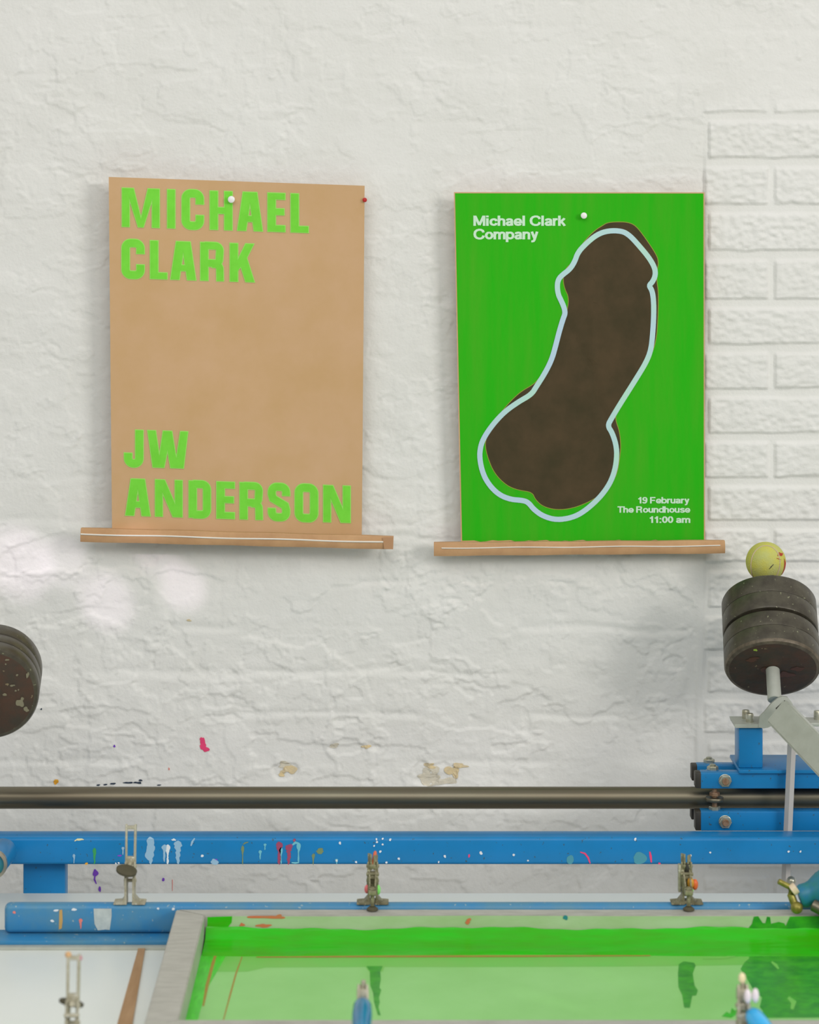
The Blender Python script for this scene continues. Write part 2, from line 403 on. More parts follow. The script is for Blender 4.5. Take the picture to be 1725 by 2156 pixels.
    id1 = (np.floor((px-np.where(odd, 1624.0, 1765.0))/280.0)*7 + r*3)
    wr = np.where((id1 % 3) < 1.5, 1.0, 0.25)*sstep(560, 640, py)*sstep(1700, 1100, py)
    wrk = 1-np.abs(2*fbm(x, z + 0.004*np.sin(x*60), 0.05, 0.0085, 64, 3)-1)
    peb = fbm(x, z, 0.010, 0.0068, 65, 2)-0.5
    hb = 0.0045*v*hor + v*hor*(0.0032*(wrk-0.6)*wr + 0.0042*peb*(1.15-0.6*wr)) + 0.0035*(fbm(x, z, 0.25, 0.2, 66, 2)-0.5)
    edge = sstep(1462, 1470, px)*sstep(1486, 1478, px)*sstep(1120, 1200, py)
    h = h*(1-m) + (0.0030 + hb)*m
    h = h*(1-0.85*edge*(1-m)) + 0.0045*edge
    return h
WG = []
def wall_at(px, py, lift=0.0):
    x = (px-XC)/S; z = ZC - (py-H0)/S
    i = int(np.argmin(np.abs(WG[0]-x))); j = int(np.argmin(np.abs(WG[1]-z))); h = float(WG[2][i, j])
    # keep the same line of sight: come towards the eye by h
    d = D - h - lift
    return P(px, py, d)
def build_wall():
    xs = np.concatenate([np.linspace(-2.6, -0.95, 24)[:-1], np.arange(-0.95, 0.9501, 0.0027), np.linspace(0.95, 3.2, 26)[1:]])
    zs = np.concatenate([np.linspace(0.0, 0.55, 12)[:-1], np.arange(0.55, 2.4801, 0.0027), np.linspace(2.48, 3.2, 12)[1:]])
    gx, gz = np.meshgrid(xs, zs, indexing='ij')
    h = wall_height(gx.ravel(), gz.ravel()).reshape(gx.shape)
    nx, nz = gx.shape; WG[:] = [xs, zs, h]
    co = np.stack([gx, -h, gz], -1).reshape(-1, 3)
    i = np.arange(nx-1)[:, None]*nz + np.arange(nz-1)[None, :]
    q = np.stack([i, i+nz, i+nz+1, i+1], -1).reshape(-1, 4)
    # back skin to give the wall its thickness
    base = len(co)
    bx, bz = (xs[0], xs[-1]), (zs[0], zs[-1])
    back = np.array([[bx[0], 0.12, bz[0]], [bx[1], 0.12, bz[0]], [bx[1], 0.12, bz[1]], [bx[0], 0.12, bz[1]]])
    co = np.concatenate([co, back]); 
    c = [0, (nx-1)*nz, nx*nz-1, nz-1]
    extra = [[base, base+3, base+2, base+1], [c[0], base, base+1, c[1]], [c[1], base+1, base+2, c[2]], [c[2], base+2, base+3, c[3]], [c[3], base+3, base, c[0]]]
    q = np.concatenate([q, np.array(extra)])
    me = bpy.data.meshes.new('wall_back')
    me.vertices.add(len(co)); me.vertices.foreach_set('co', co.ravel())
    me.loops.add(q.size); me.loops.foreach_set('vertex_index', q.ravel())
    me.polygons.add(len(q)); me.polygons.foreach_set('loop_start', np.arange(0, q.size, 4)); me.polygons.foreach_set('loop_total', np.full(len(q), 4))
    me.polygons.foreach_set('use_smooth', np.ones(len(q), bool))
    me.update(calc_edges=True); me.validate()
    me.materials.append(M_wall)
    o = bpy.data.objects.new('wall_back', me); COL.objects.link(o)
    return tag(o, kind='structure')
wall = build_wall()
bm = NB(); box(bm, -2.6, 3.2, -5.2, 0.12, -0.1, 0.0)
tag(obj('floor', bm, M_floor, smooth=False), kind='structure')

def wall_film(name, polys, m, lift=0.0012, step=6):
    film(name, polys, m, lambda x, y, z: wall_at(x, y, lift), wall, step=step)
wall_film('pink_paint_mark', [blob(427, 1561, 5, 9, 1, 0.3), blob(430, 1574, 9, 8, 2, 0.45), blob(424, 1556, 3, 4, 3)], C_pink)
wall_film('purple_paint_drip', [blob(201, 1838, 5, 8, 4, 0.3), streak([(200, 1842), (199, 1852), (203, 1861)], 4), blob(210, 1872, 3, 5, 6), blob(344, 1852, 2.5, 4, 7), blob(241, 1571, 2, 3, 8)], C_purple)
wall_film('yellow_paint_spot', [blob(118, 1646, 5, 5.5, 9)], C_orange)
wall_film('dark_paint_flecks', [blob(207, 1653, 4, 1.6, 10), blob(222, 1652, 4, 1.6, 11), blob(238, 1650, 6, 1.8, 12), blob(270, 1648, 9, 2, 13, 0.5), blob(290, 1648, 8, 2.2, 14, 0.5), blob(296, 1643, 4, 2, 15), blob(335, 1653, 4, 1.4, 16), blob(87, 1493, 1.8, 1.8, 17)], C_black)
wall_film('bare_plaster_patch', [blob(612, 1620, 12, 10, 18, 0.4), blob(594, 1629, 8, 5, 19, 0.5), blob(905, 1612, 12, 5, 20, 0.5), blob(953, 1624, 12, 13, 21, 0.5), blob(968, 1612, 15, 5, 22, 0.5), blob(398, 1306, 5, 2, 23, 0.4), blob(772, 1572, 8, 4, 60, 0.5)], C_tan)
wall_film('grey_plaster_patch', [blob(905, 1634, 28, 16, 24, 0.5), blob(938, 1645, 22, 8, 25, 0.5), blob(600, 1610, 16, 5, 26, 0.5), blob(704, 1570, 11, 4, 27, 0.4)], C_greypl, lift=0.0009)
wall_film('red_paint_line', [[(362.4, 1852), (363.8, 1852), (363.6, 1876), (362.6, 1876)], blob(356, 1619, 1.2, 3, 28)], C_salmon)

# ------------------------------------------------------------------ posters
def lerp(a, b, t): return a + (b-a)*t
class Sheet:
    """a hanging paper: picture outline from four corners, standing off the wall by off(u, v)"""
    def __init__(s, tl, tr, bl, br, off): s.tl, s.tr, s.bl, s.br, s.off = tl, tr, bl, br, off
    def px(s, u, v):
        return (lerp(lerp(s.tl[0], s.tr[0], u), lerp(s.bl[0], s.br[0], u), v), lerp(lerp(s.tl[1], s.tr[1], u), lerp(s.bl[1], s.br[1], u), v))
    def uv(s, x, y):
        v = 0.5
        for _ in range(4):
            xl, xr = lerp(s.tl[0], s.bl[0], v), lerp(s.tr[0], s.br[0], v); u = (x-xl)/(xr-xl)
            yt, yb = lerp(s.tl[1], s.tr[1], u), lerp(s.bl[1], s.br[1], u); v = (y-yt)/(yb-yt)
        return u, v
    def at(s, x, y, lift=0.0):
        u, v = s.uv(x, y)
        return P(x, y, D - s.off(u, v, x, y) - lift)
    def mapper(s, lift): return lambda x, y, z: s.at(x, y, lift + z)
    def build(s, name, m, parent, nu=70, nv=90):
        bm = NB(); G = [[bm.verts.new(s.at(*s.px(i/nu, j/nv))) for j in range(nv+1)] for i in range(nu+1)]
        B = [[bm.verts.new(G[i][j].co + Vector((0, 0.0004, 0))) for j in range(nv+1)] for i in range(nu+1)]
        for i in range(nu):
            for j in range(nv):
                bm.faces.new((G[i][j], G[i+1][j], G[i+1][j+1], G[i][j+1])); bm.faces.new((B[i][j], B[i][j+1], B[i+1][j+1], B[i+1][j]))
        for i in range(nu):
            bm.faces.new((G[i][0], B[i][0], B[i+1][0], G[i+1][0])); bm.faces.new((G[i][nv], G[i+1][nv], B[i+1][nv], B[i][nv]))
        for j in range(nv):
            bm.faces.new((G[0][j], G[0][j+1], B[0][j+1], B[0][j])); bm.faces.new((G[nu][j], B[nu][j], B[nu][j+1], G[nu][j+1]))
        return obj(name, bm, m, parent, angle=60)
def rfold(x, y, pts, w):
    best = 1e9
    for (x1, y1), (x2, y2) in zip(pts, pts[1:]):
        dx, dy = x2-x1, y2-y1; t = max(0, min(1, ((x-x1)*dx+(y-y1)*dy)/(dx*dx+dy*dy)))
        best = min(best, math.hypot(x-x1-t*dx, y-y1-t*dy))
    return math.exp(-(best/w)**2)
def hsin(u, v, s): return math.sin(5.1*u+2.3*v+s)*0.5 + math.sin(9.7*u-6.1*v+2*s)*0.3 + math.sin(3.3*u+12.9*v+3*s)*0.2

# heavy condensed capitals: pieces in picture pixels
def stroke(bm, pts, w, mi, z, grow):
    n = len(pts); A, B = [], []
    pts = [Vector(p) for p in pts]
    ext = grow
    if n > 1:
        d0 = (pts[1]-pts[0]).normalized(); d1 = (pts[-1]-pts[-2]).normalized()
        pts = [pts[0]-d0*ext] + pts[1:-1] + [pts[-1]+d1*ext]
    for i in range(n):
        if i == 0: t = (pts[1]-pts[0]).normalized(); k = 1
        elif i == n-1: t = (pts[-1]-pts[-2]).normalized(); k = 1
        else:
            t1 = (pts[i]-pts[i-1]).normalized(); t2 = (pts[i+1]-pts[i]).normalized(); t = (t1+t2).normalized(); k = 1/max(0.5, t.dot(t1))
        nn = Vector((-t.y, t.x))*(w/2+grow)*k
        A.append(bm.verts.new((pts[i].x+nn.x, pts[i].y+nn.y, z))); B.append(bm.verts.new((pts[i].x-nn.x, pts[i].y-nn.y, z)))
    for i in range(n-1):
        f = bm.faces.new((A[i], A[i+1], B[i+1], B[i])); f.material_index = mi
def arc(cx, cy, r, a0, a1, n=6, ry=None):
    ry = ry or r
    return [(cx+r*math.cos(math.radians(a0+(a1-a0)*k/n)), cy+ry*math.sin(math.radians(a0+(a1-a0)*k/n))) for k in range(n+1)]
def glyph(ch, w, H, s, b):
    """strokes [(points, width)] and polygons, box w x H, y down, stem s, bar b"""
    h2 = s/2; k = b/2; S_, Q = [], []
    r = min(w*0.30, 11)
    if ch == 'I': Q = [[(0, 0), (w, 0), (w, H), (0, H)]]
    elif ch == 'L': Q = [[(0, 0), (s, 0), (s, H), (0, H)], [(s-5, H-b), (w, H-b), (w, H), (s-5, H)]]
    elif ch == 'E': Q = [[(0, 0), (s, 0), (s, H), (0, H)]] + [[(s-5, y), (w*q, y), (w*q, y+b), (s-5, y+b)] for y, q in ((0, 1), ((H-b)*0.48, 0.95), (H-b, 1))]
    elif ch == 'H': Q = [[(0, 0), (s, 0), (s, H), (0, H)], [(w-s, 0), (w, 0), (w, H), (w-s, H)], [(s-5, H*0.41), (w-s+5, H*0.41), (w-s+5, H*0.41+b), (s-5, H*0.41+b)]]
    elif ch == 'M':
        a = s*0.94; c = w/2
        Q = [[(0, 0), (a, 0), (a, H), (0, H)], [(w-a, 0), (w, 0), (w, H), (w-a, H)],
             [(a-6, 0), (a+a*0.50, 0), (c+a*0.36, H), (c-a*0.36, H), (a-6, H*0.13)], [(w-a-a*0.50, 0), (w-a+6, 0), (w-a+6, H*0.13), (c+a*0.36, H), (c-a*0.36, H), (c-1, H*0.80)]]
    elif ch == 'N':
        a = s*0.94
        Q = [[(0, 0), (a, 0), (a, H), (0, H)], [(w-a, 0), (w, 0), (w, H), (w-a, H)], [(a-6, 0), (a*1.25, 0), (w-a+6, H*0.76), (w-a+6, H), (w-a*1.25, H), (a-6, H*0.24)]]
    elif ch == 'A':
        t = w*0.22; q = w*0.36
        Q = [[(t, 0), (w*0.56, 0), (w*0.54, H*0.20), (q, H), (0, H)], [(w*0.44, 0), (w-t, 0), (w, H), (w-q, H), (w*0.46, H*0.20)],
             [(w*0.40, H*0.60), (w*0.60, H*0.60), (w*0.64, H*0.60+b*0.95), (w*0.36, H*0.60+b*0.95)]]
    elif ch == 'K':
        Q = [[(0, 0), (s, 0), (s, H), (0, H)], [(s-5, H*0.50), (w*0.62, 0), (w*0.98, 0), (w*0.68, H*0.40), (s-5, H*0.80)], [(w*0.40, H*0.56), (w*0.68, H*0.34), (w, H), (w*0.62, H)]]
    elif ch == 'W':
        Q = [[(0, 0), (w*0.215, 0), (w*0.30, H*0.62), (w*0.40, H), (w*0.13, H)], [(w*0.24, H), (w*0.38, 0), (w*0.60, 0), (w*0.42, H)],
             [(w*0.40, 0), (w*0.61, 0), (w*0.70, H*0.62), (w*0.80, H), (w*0.56, H)], [(w*0.66, H), (w*0.80, 0), (w, 0), (w*0.89, H)]]
    elif ch == 'C':
        p = [(w-h2, H*0.37), (w-h2, k+r)] + arc(w-h2-r, k+r, r, 0, -90)[1:] + arc(h2+r, k+r, r, -90, -180) + arc(h2+r, H-k-r, r, 180, 90) + arc(w-h2-r, H-k-r, r, 90, 0) + [(w-h2, H*0.63)]
        S_ = [(p, s)]
    elif ch == 'O':
        p = [(w/2+2, k)] + arc(h2+r, k+r, r, -90, -180) + arc(h2+r, H-k-r, r, 180, 90) + [(w/2+2, H-k)]
        p2 = [(w/2-2, H-k)] + arc(w-h2-r, H-k-r, r, 90, 0) + arc(w-h2-r, k+r, r, 0, -90) + [(w/2-2, k)]
        S_ = [(p, s), (p2, s)]
    elif ch == 'D':
        p = [(s*0.5, k)] + arc(w-h2-r, k+r, r, -90, 0) + arc(w-h2-r, H-k-r, r, 0, 90) + [(s*0.5, H-k)]
        S_ = [(p, s*0.96)]; Q = [[(0, 0), (s*0.98, 0), (s*0.98, H), (0, H)]]
    elif ch == 'R':
        rr = r*0.9; m = H*0.54
        p = [(s*0.5, k)] + arc(w-h2-rr, k+rr, rr, -90, 0) + arc(w-h2-rr, m-rr*0.9, rr*0.9, 0, 90) + [(s*0.5, m)]
        S_ = [(p, s*0.92), ([(w*0.48, m+2)] + arc(w-h2-r*0.9, m+r*0.9+2, r*0.9, -90, 0) + [(w-h2+0.6, H)], s*0.9)]; Q = [[(0, 0), (s*0.98, 0), (s*0.98, H), (0, H)]]
    elif ch == 'J':
        p = [(w-h2, 0), (w-h2, H-k-r)] + arc(w-h2-r, H-k-r, r, 0, 90)[1:] + arc(h2+r, H-k-r, r, 90, 180) + [(h2, H*0.62)]
        S_ = [(p, s)]
    elif ch == 'S':
        m = H*0.5
        p = [(w-h2, H*0.34), (w-h2, k+r)] + arc(w-h2-r, k+r, r, 0, -90)[1:] + arc(h2+r, k+r, r, -90, -180) + [(h2, H*0.30), (h2+2.5, H*0.41), (w/2, m), (w-h2-2.5, H*0.59), (w-h2, H*0.70)] + arc(w-h2-r, H-k-r, r, 0, 90)[0:] + arc(h2+r, H-k-r, r, 90, 180) + [(h2, H*0.66)]
        S_ = [(p, s*0.97)]
    return S_, Q
def grow_poly(q, g):
    out = []; n = len(q)
    area2 = sum(q[i][0]*q[(i+1) % n][1]-q[(i+1) % n][0]*q[i][1] for i in range(n)); sg = 1 if area2 > 0 else -1
    for i in range(n):
        a, p, c = Vector(q[i-1]), Vector(q[i]), Vector(q[(i+1) % n])
        t1 = (p-a).normalized(); t2 = (c-p).normalized()
        n1 = Vector((t1.y, -t1.x))*sg; n2 = Vector((t2.y, -t2.x))*sg
        m = (n1+n2); m = m/max(0.6, m.length**2)*2 if m.length > 0.1 else n1
        m = m if m.length < 1.8 else m.normalized()*1.8
        out.append((p.x+m.x*g, p.y+m.y*g))
    return out
def big_word(name, letters, sheet, parent):
    """letters: (char, x0, x1, ytop_left, ytop_right, ybottom) in picture pixels"""
    bm = NB()
    for ch, x0, x1, yt, H in letters:
        Sx, Q = glyph(ch, x1-x0, H, 18.2, 15.0)
        for g, mi, z in ((0.4, 1, 0.0), (-1.3, 0, 0.0005)):
            sub = NB()
            for k, (pts, w) in enumerate(Sx): stroke(sub, pts, w, mi, z + 0.00007*k, g)
            for k, q in enumerate(Q):
                poly(sub, grow_poly(q, g), mi, z + 0.00007*(k + 2))
            for v in sub.verts:
                v.co.x += x0; v.co.y = yt + v.co.y + 0.033*v.co.x - 0.033*x0
            me = bpy.data.meshes.new('t'); sub.to_mesh(me); sub.free(); bm.from_mesh(me); bpy.data.meshes.remove(me)
    bmesh.ops.triangulate(bm, faces=bm.faces[:], ngon_method='EAR_CLIP')
    slice_grid(bm, 24)
    map_bm(bm, lambda x, y, z: sheet.at(x, y, 0.0007 + z))
    return obj(name, bm, [M_letter, M_halo], parent, smooth=False)
def ring_pts(cx, cy, rx, ry, n=20): return [(cx+rx*math.cos(2*math.pi*k/n+1.5708), cy+ry*math.sin(2*math.pi*k/n+1.5708)) for k in range(n+1)]
BOWL = [(.095, .50), (.15, .60), (.26, .645), (.36, .645), (.46, .59), (.515, .48), (.525, .37), (.515, .26), (.46, .15), (.36, .095), (.26, .095), (.15, .15), (.095, .25)]
ARCH = [(.095, .42), (.14, .58), (.25, .645), (.34, .645), (.43, .60), (.465, .5), (.465, 0)]
GLY = {   # bold grotesque: advance, centre lines of the strokes (cap height 1)
 'a': (.58, [[(.11, .50), (.13, .60), (.22, .645), (.32, .645), (.42, .60), (.445, .52), (.445, .15), (.48, .02)], [(.445, .40), (.30, .375), (.14, .33), (.09, .20), (.16, .095), (.28, .085), (.40, .14), (.445, .25)]]),
 'c': (.59, [[(.505, .46), (.46, .59), (.36, .645), (.28, .645), (.16, .59), (.105, .48), (.095, .37), (.105, .26), (.16, .15), (.28, .095), (.36, .095), (.46, .15), (.51, .28)]]),
 'e': (.61, [[(.15, .345), (.53, .345), (.525, .44), (.48, .57), (.38, .645), (.28, .645), (.17, .59), (.11, .48), (.095, .37), (.11, .25), (.17, .14), (.28, .095), (.38, .095), (.47, .14), (.515, .22)]]),
 'h': (.58, [[(.095, 0), (.095, 1)], ARCH]), 'n': (.58, [[(.095, 0), (.095, .74)], ARCH]),
 'm': (.88, [[(.095, 0), (.095, .74)], ARCH[:3]+[(.32, .645), (.40, .60), (.43, .5), (.43, 0)], [(.43, .42), (.475, .58), (.58, .645), (.66, .645), (.745, .60), (.77, .5), (.77, 0)]]),
 'i': (.27, [[(.12, 0), (.12, .74)], [(.12, .83), (.12, 1)]]), 'l': (.27, [[(.12, 0), (.12, 1)]]),
 'r': (.39, [[(.095, 0), (.095, .74)], [(.095, .42), (.14, .58), (.24, .65), (.36, .645)]]),
 'k': (.56, [[(.095, 0), (.095, 1)], [(.13, .30), (.47, .74)], [(.24, .42), (.49, 0)]]),
 'o': (.62, [ring_pts(.31, .37, .215, .28)]),
 'p': (.62, [[(.095, -.26), (.095, .74)], BOWL]), 'b': (.62, [[(.095, 0), (.095, 1)], BOWL]), 'd': (.62, [[(.525, 0), (.525, 1)], [(.62-x, y) for x, y in BOWL]]),
 'u': (.58, [[(.095, .74), (.095, .25), (.13, .14), (.22, .095), (.31, .095), (.41, .15), (.465, .28)], [(.465, 0), (.465, .74)]]),
 'y': (.55, [[(.09, .74), (.28, .10)], [(.47, .74), (.27, -.05), (.21, -.165), (.13, -.19), (.05, -.185)]]),
 's': (.57, [[(.48, .53), (.44, .615), (.35, .65), (.25, .65), (.15, .61), (.115, .53), (.15, .445), (.27, .395), (.38, .35), (.475, .29), (.495, .21), (.46, .125), (.35, .09), (.25, .09), (.14, .13), (.09, .22)]]),
 'M': (.90, [[(.10, 0), (.10, 1)], [(.78, 0), (.78, 1)], [(.13, .97), (.44, .07)], [(.75, .97), (.44, .07)]]),
 'C': (.83, [[(.735, .66), (.68, .83), (.55, .915), (.40, .92), (.25, .86), (.14, .72), (.105, .5), (.14, .28), (.25, .14), (.40, .08), (.55, .085), (.68, .17), (.745, .36)]]),
 'F': (.66, [[(.10, 0), (.10, 1)], [(.10, .91), (.61, .91)], [(.10, .48), (.55, .48)]]),
 'T': (.66, [[(0.01, .91), (.65, .91)], [(.33, 0), (.33, .95)]]),
 'R': (.77, [[(.10, 0), (.10, 1)], [(.1, .91), (.42, .91), (.55, .87), (.605, .72), (.55, .56), (.42, .49), (.1, .49)], [(.38, .49), (.52, .43), (.565, .32), (.58, .12), (.61, 0)]]),
 '1': (.50, [[(.30, 0), (.30, 1)], [(.05, .70), (.18, .73), (.26, .82), (.30, .94)]]),
 '9': (.58, [ring_pts(.28, .69, .19, .225), [(.47, .70), (.475, .48), (.43, .22), (.32, .09), (.2, .08), (.1, .13), (.075, .23)]]),
 '0': (.58, [ring_pts(.29, .5, .195, .415)]),
 ':': (.28, [[(.13, 0), (.13, .19)], [(.13, .54), (.13, .73)]]), ' ': (.27, [])}
def small_text(name, rows, sheet, m, parent):
    """rows: (string, x0, x1, captop, baseline)"""
    bm = NB()
    for s, x0, x1, y0, y1 in rows:
        sub = NB(); x = 0.0
        for ch in s:
            adv, st = GLY[ch]; n0 = len(sub.verts)
            for k, pts in enumerate(st): stroke(sub, pts, 0.19, 0, 0.00008*k, 0)
            sub.verts.ensure_lookup_table()
            for v in sub.verts[n0:]: v.co.x += x
            x += adv
        xs = [v.co.x for v in sub.verts]; a, b = min(xs), max(xs)
        for v in sub.verts: v.co = Vector((x0 + (v.co.x-a)/(b-a)*(x1-x0), y1 - v.co.y*(y1-y0), v.co.z))
        me = bpy.data.meshes.new('t'); sub.to_mesh(me); sub.free(); bm.from_mesh(me); bpy.data.meshes.remove(me)
    map_bm(bm, lambda x, y, z: sheet.at(x, y, 0.0011 + z))
    return obj(name, bm, m, parent, smooth=False)
def batten(parent, corners, d0, thick, thread, foldx, m):
    """paper-wrapped lath: picture corners tl, tr, br, bl; its face is d0 from the eye"""
    tl, tr, br, bl = corners
    bm = NB(); n = 40; G = []
    for i in range(n+1):
        u = i/n
        t = P(lerp(tl[0], tr[0], u), lerp(tl[1], tr[1], u), d0); b = P(lerp(bl[0], br[0], u), lerp(bl[1], br[1], u), d0)
        w = 0.0006*math.sin(u*23)
        t.z += w*0.6; b.z -= 0.6*w
        ring = [t + Vector((0, 0.0016, 0)), t.lerp(b, 0.14) + Vector((0, 0.0, 0)), t.lerp(b, 0.5) + Vector((0, -0.0016+w, 0)), t.lerp(b, 0.86), b + Vector((0, 0.0016, 0)),
                b + Vector((0, thick, 0.001)), t + Vector((0, thick, -0.001))]
        G.append([bm.verts.new(p) for p in ring])
    for i in range(n):
        for k in range(7): bm.faces.new((G[i][k], G[i][(k+1) % 7], G[i+1][(k+1) % 7], G[i+1][k]))
    bm.faces.new(G[0]); bm.faces.new(G[-1])
    o = obj('bottom_batten', bm, m, parent, angle=50)
    bm = NB(); pts = []
    for i in range(81):
        u = i/80
        pts.append(P(lerp(thread[0][0], thread[1][0], u), lerp(thread[0][1], thread[1][1], u) + 0.7*math.sin(u*17), d0 - 0.0018))
    tube_path(bm, pts, 0.0014 if foldx else 0.0010, 6)
    obj('stitched_cord', bm, M_thread, parent)['label'] = 'white cord stitched along the batten'
    return o

# the kraft paper poster
off_k = lambda u, v, x, y: 0.027 + 0.017*max(0.0, 1-u)**1.6 + 0.010*(2*u-1)**2*(1-v) - 0.006*math.exp(-((u-0.48)/0.25)**2-(v/0.2)**2) + 0.0016*hsin(u, v, 1.0)
K = Sheet((229, 372.5), (768, 391), (236, 1122), (762, 1132), off_k)
pk = thing('kraft_poster', P(499, 1143, D-0.04), 'brown kraft paper poster with large green capitals pinned to the white wall', 'poster', 'posters on the wall')
K.build('paper_sheet', M_kraft, pk)
zz = lambda v: 150 + v/2.4643
zy = lambda v: 340 + v/2.4643
def row(word, xs, yl, h):
    """xs zoomed extents; yl = top y (picture) at the first letter"""
    out = []; x00 = zz(xs[0][0])
    for ch, (a, b) in zip(word, xs):
        out.append((ch, zz(a), zz(b), yl + 0.0333*(zz(a)-x00), h))
    return out
big_word('lettering', row('MICHAEL', [(262, 460), (497, 541), (572, 690), (718, 838), (860, 996), (1018, 1112), (1138, 1233)], zy(135), 83), K, pk)['label'] = 'top word of the green capitals'
big_word('lettering', row('CLARK', [(260, 382), (408, 500), (513, 650), (669, 794), (822, 954)], zy(403), 82), K, pk)['label'] = 'second word of the green capitals'
big_word('lettering', row('JW', [(273, 376), (394, 608)], zy(1389), 79), K, pk)['label'] = 'pair of green initials'
big_word('lettering', row('ANDERSON', [(279, 413), (434, 579), (609, 727), (753, 850), (873, 997), (1019, 1138), (1159, 1283), (1307, 1451)], zy(1643), 79), K, pk)['label'] = 'lowest word of the green capitals'
batten(pk, ((170, 1112), (829, 1129.5), (828, 1157), (169, 1141)), D-0.060, 0.018, ((170, 1124.5), (828, 1142)), True, M_kraft2)
film('end_fold', [[(806, 1131.5), (829, 1131), (828, 1156.5), (809, 1155.5)]], mat('kraft_end_fold', (186, 142, 104), 0.8), lambda x, y, z: P(x, y, D-0.0632), pk, label='darker folded end of the batten paper')
def push_pin(px, py, off, m, label, r=0.0062, sheet=None):
    d = D - off
    bm = NB(); M, L = frame_to(P(px, py, d), P(px, py, d) + Vector((0, -0.012, 0)))
    lathe(bm, [(0.0004, -off+0.004), (0.0006, 0), (r*0.72, 0.0005), (r*0.55, 0.004), (r*0.62, 0.007), (r, 0.0085), (r*0.96, 0.0105), (r*0.7, 0.0115), (0, 0.0119)], 24, M)
    o = obj('push_pin', bm, m); tag(o, label, 'push pin', 'push pins in the posters'); return o
push_pin(488, 420, off_k(0.48, 0.05, 0, 0)+0.0008, M_pin, 'white push pin near the top edge of the brown paper poster')
push_pin(768.5, 421, 0.030, M_pinred, 'small red push pin peeking past the right edge of the brown poster', r=0.004)

# the green poster
FOLD1 = [(1252, 515), (1256, 610), (1249, 705), (1247, 755)]
FOLD2 = [(1200, 690), (1241, 775), (1262, 850), (1280, 880)]
off_g = lambda u, v, x, y: 0.024 + 0.012*max(0.0, 1-u)**1.5 + 0.006*(2*u-1)**2*(1-v) - 0.005*math.exp(-((u-0.52)/0.25)**2-(v/0.2)**2) + 0.0013*hsin(u, v, 2.2) \
    + 0.0012*rfold(x, y, FOLD1, 9) - 0.0011*rfold(x, y, FOLD2, 10)
G_ = Sheet((956, 404.5), (1484, 405), (971, 1146), (1485, 1142), off_g)
pg = thing('green_poster', P(1220, 1156, D-0.035), 'bright green poster with a dark curved shape outlined in pale blue', 'poster', 'posters on the wall')
G_.build('paper_sheet', M_kraft, pg, 88, 122)
bm = NB(); tg = []
for k in range(41):
    x = lerp(1482.5, 973.5, k/40); tg.append((x, 1138.5 + 1.2*math.sin(k*2.1) + 1.1*math.sin(k*5.3)))
film('green_print', [[(958.5, 407), (1481.5, 407.5)] + tg], M_green, G_.mapper(0.0004), pg, step=12, label='flat green ink over the sheet')
gz = lambda p: [(880+x/2.4643, 380+y/2.4643) for x, y in p]
SHAPE = gz([(960, 235), (985, 220), (1035, 216), (1090, 218), (1130, 235), (1180, 300), (1240, 390), (1248, 430), (1240, 465), (1238, 520), (1248, 580), (1245, 720), (1235, 840), (1200, 930), (1120, 1060), (1030, 1200), (1023, 1240), (1045, 1300), (1053, 1380), (1045, 1450), (1030, 1530), (990, 1590), (940, 1635), (880, 1670), (800, 1700), (720, 1708), (650, 1690), (612, 1655), (595, 1615), (520, 1605), (460, 1580), (400, 1520), (365, 1440), (350, 1370), (360, 1330), (400, 1250), (460, 1170), (530, 1100), (600, 1060), (620, 1040), (660, 990), (700, 900), (740, 780), (780, 670), (785, 605), (766, 565), (757, 530), (757, 500), (768, 458), (800, 430), (830, 370), (870, 310), (920, 260)])
LINE = gz([(990, 260), (1060, 262), (1100, 285), (1150, 340), (1200, 400), (1230, 452), (1234, 492), (1218, 527), (1199, 545), (1216, 570), (1224, 620), (1225, 700), (1219, 800), (1210, 880), (1185, 945), (1120, 1050), (1050, 1160), (1005, 1235), (985, 1273), (1010, 1310), (1033, 1385), (1031, 1465), (1012, 1540), (980, 1600), (930, 1660), (860, 1720), (800, 1750), (720, 1762), (650, 1742), (602, 1707), (575, 1672), (548, 1660), (480, 1655), (420, 1630), (370, 1580), (337, 1520), (320, 1440), (325, 1380), (345, 1330), (390, 1265), (450, 1200), (520, 1150), (590, 1110), (615, 1070), (660, 1000), (695, 930), (715, 860), (735, 780), (755, 715), (765, 690), (760, 660), (745, 625), (728, 590), (723, 545), (730, 512), (750, 490), (790, 460), (815, 420), (830, 375), (870, 330), (930, 280)])
SHAPE, LINE = smooth_closed(SHAPE, 2), smooth_closed(LINE, 2)
film('curved_shape', [SHAPE], M_shape, G_.mapper(0.0010), pg, step=12, label='dark brown curved shape printed on the green')
bm = NB(); ribbon_closed(bm, SHAPE, 3.0); slice_grid(bm, 24); map_bm(bm, G_.mapper(0.0008)); obj('shape_edge', bm, M_edge, pg, smooth=False)
bm = NB(); ribbon_closed(bm, LINE, 11.0); slice_grid(bm, 24); map_bm(bm, G_.mapper(0.0014)); obj('shape_outline', bm, M_line, pg, smooth=False)['label'] = 'pale blue line round the dark shape'
small_text('small_lettering', [('Michael Clark', 997, 1192, 454, 475.5), ('Company', 997, 1134, 482, 504)], G_, M_mint, pg)['label'] = 'pale lettering in two lines at the upper left'
small_text('small_lettering', [('19 February', 1344, 1452, 1046.5, 1060), ('The Roundhouse', 1300.5, 1454, 1066, 1079.5), ('11:00 am', 1368, 1454, 1087, 1101)], G_, M_mint, pg)['label'] = 'pale lettering in three lines at the lower right'
batten(pg, ((914, 1142.5), (1527, 1138), (1527.5, 1165.5), (914, 1171)), D-0.049, 0.018, ((930, 1154), (1517, 1149)), False, M_kraft2)
push_pin(1229, 454, off_g(0.52, 0.07, 1229, 454)+0.0008, M_pin, 'white push pin near the top edge of the green poster', r=0.0056)

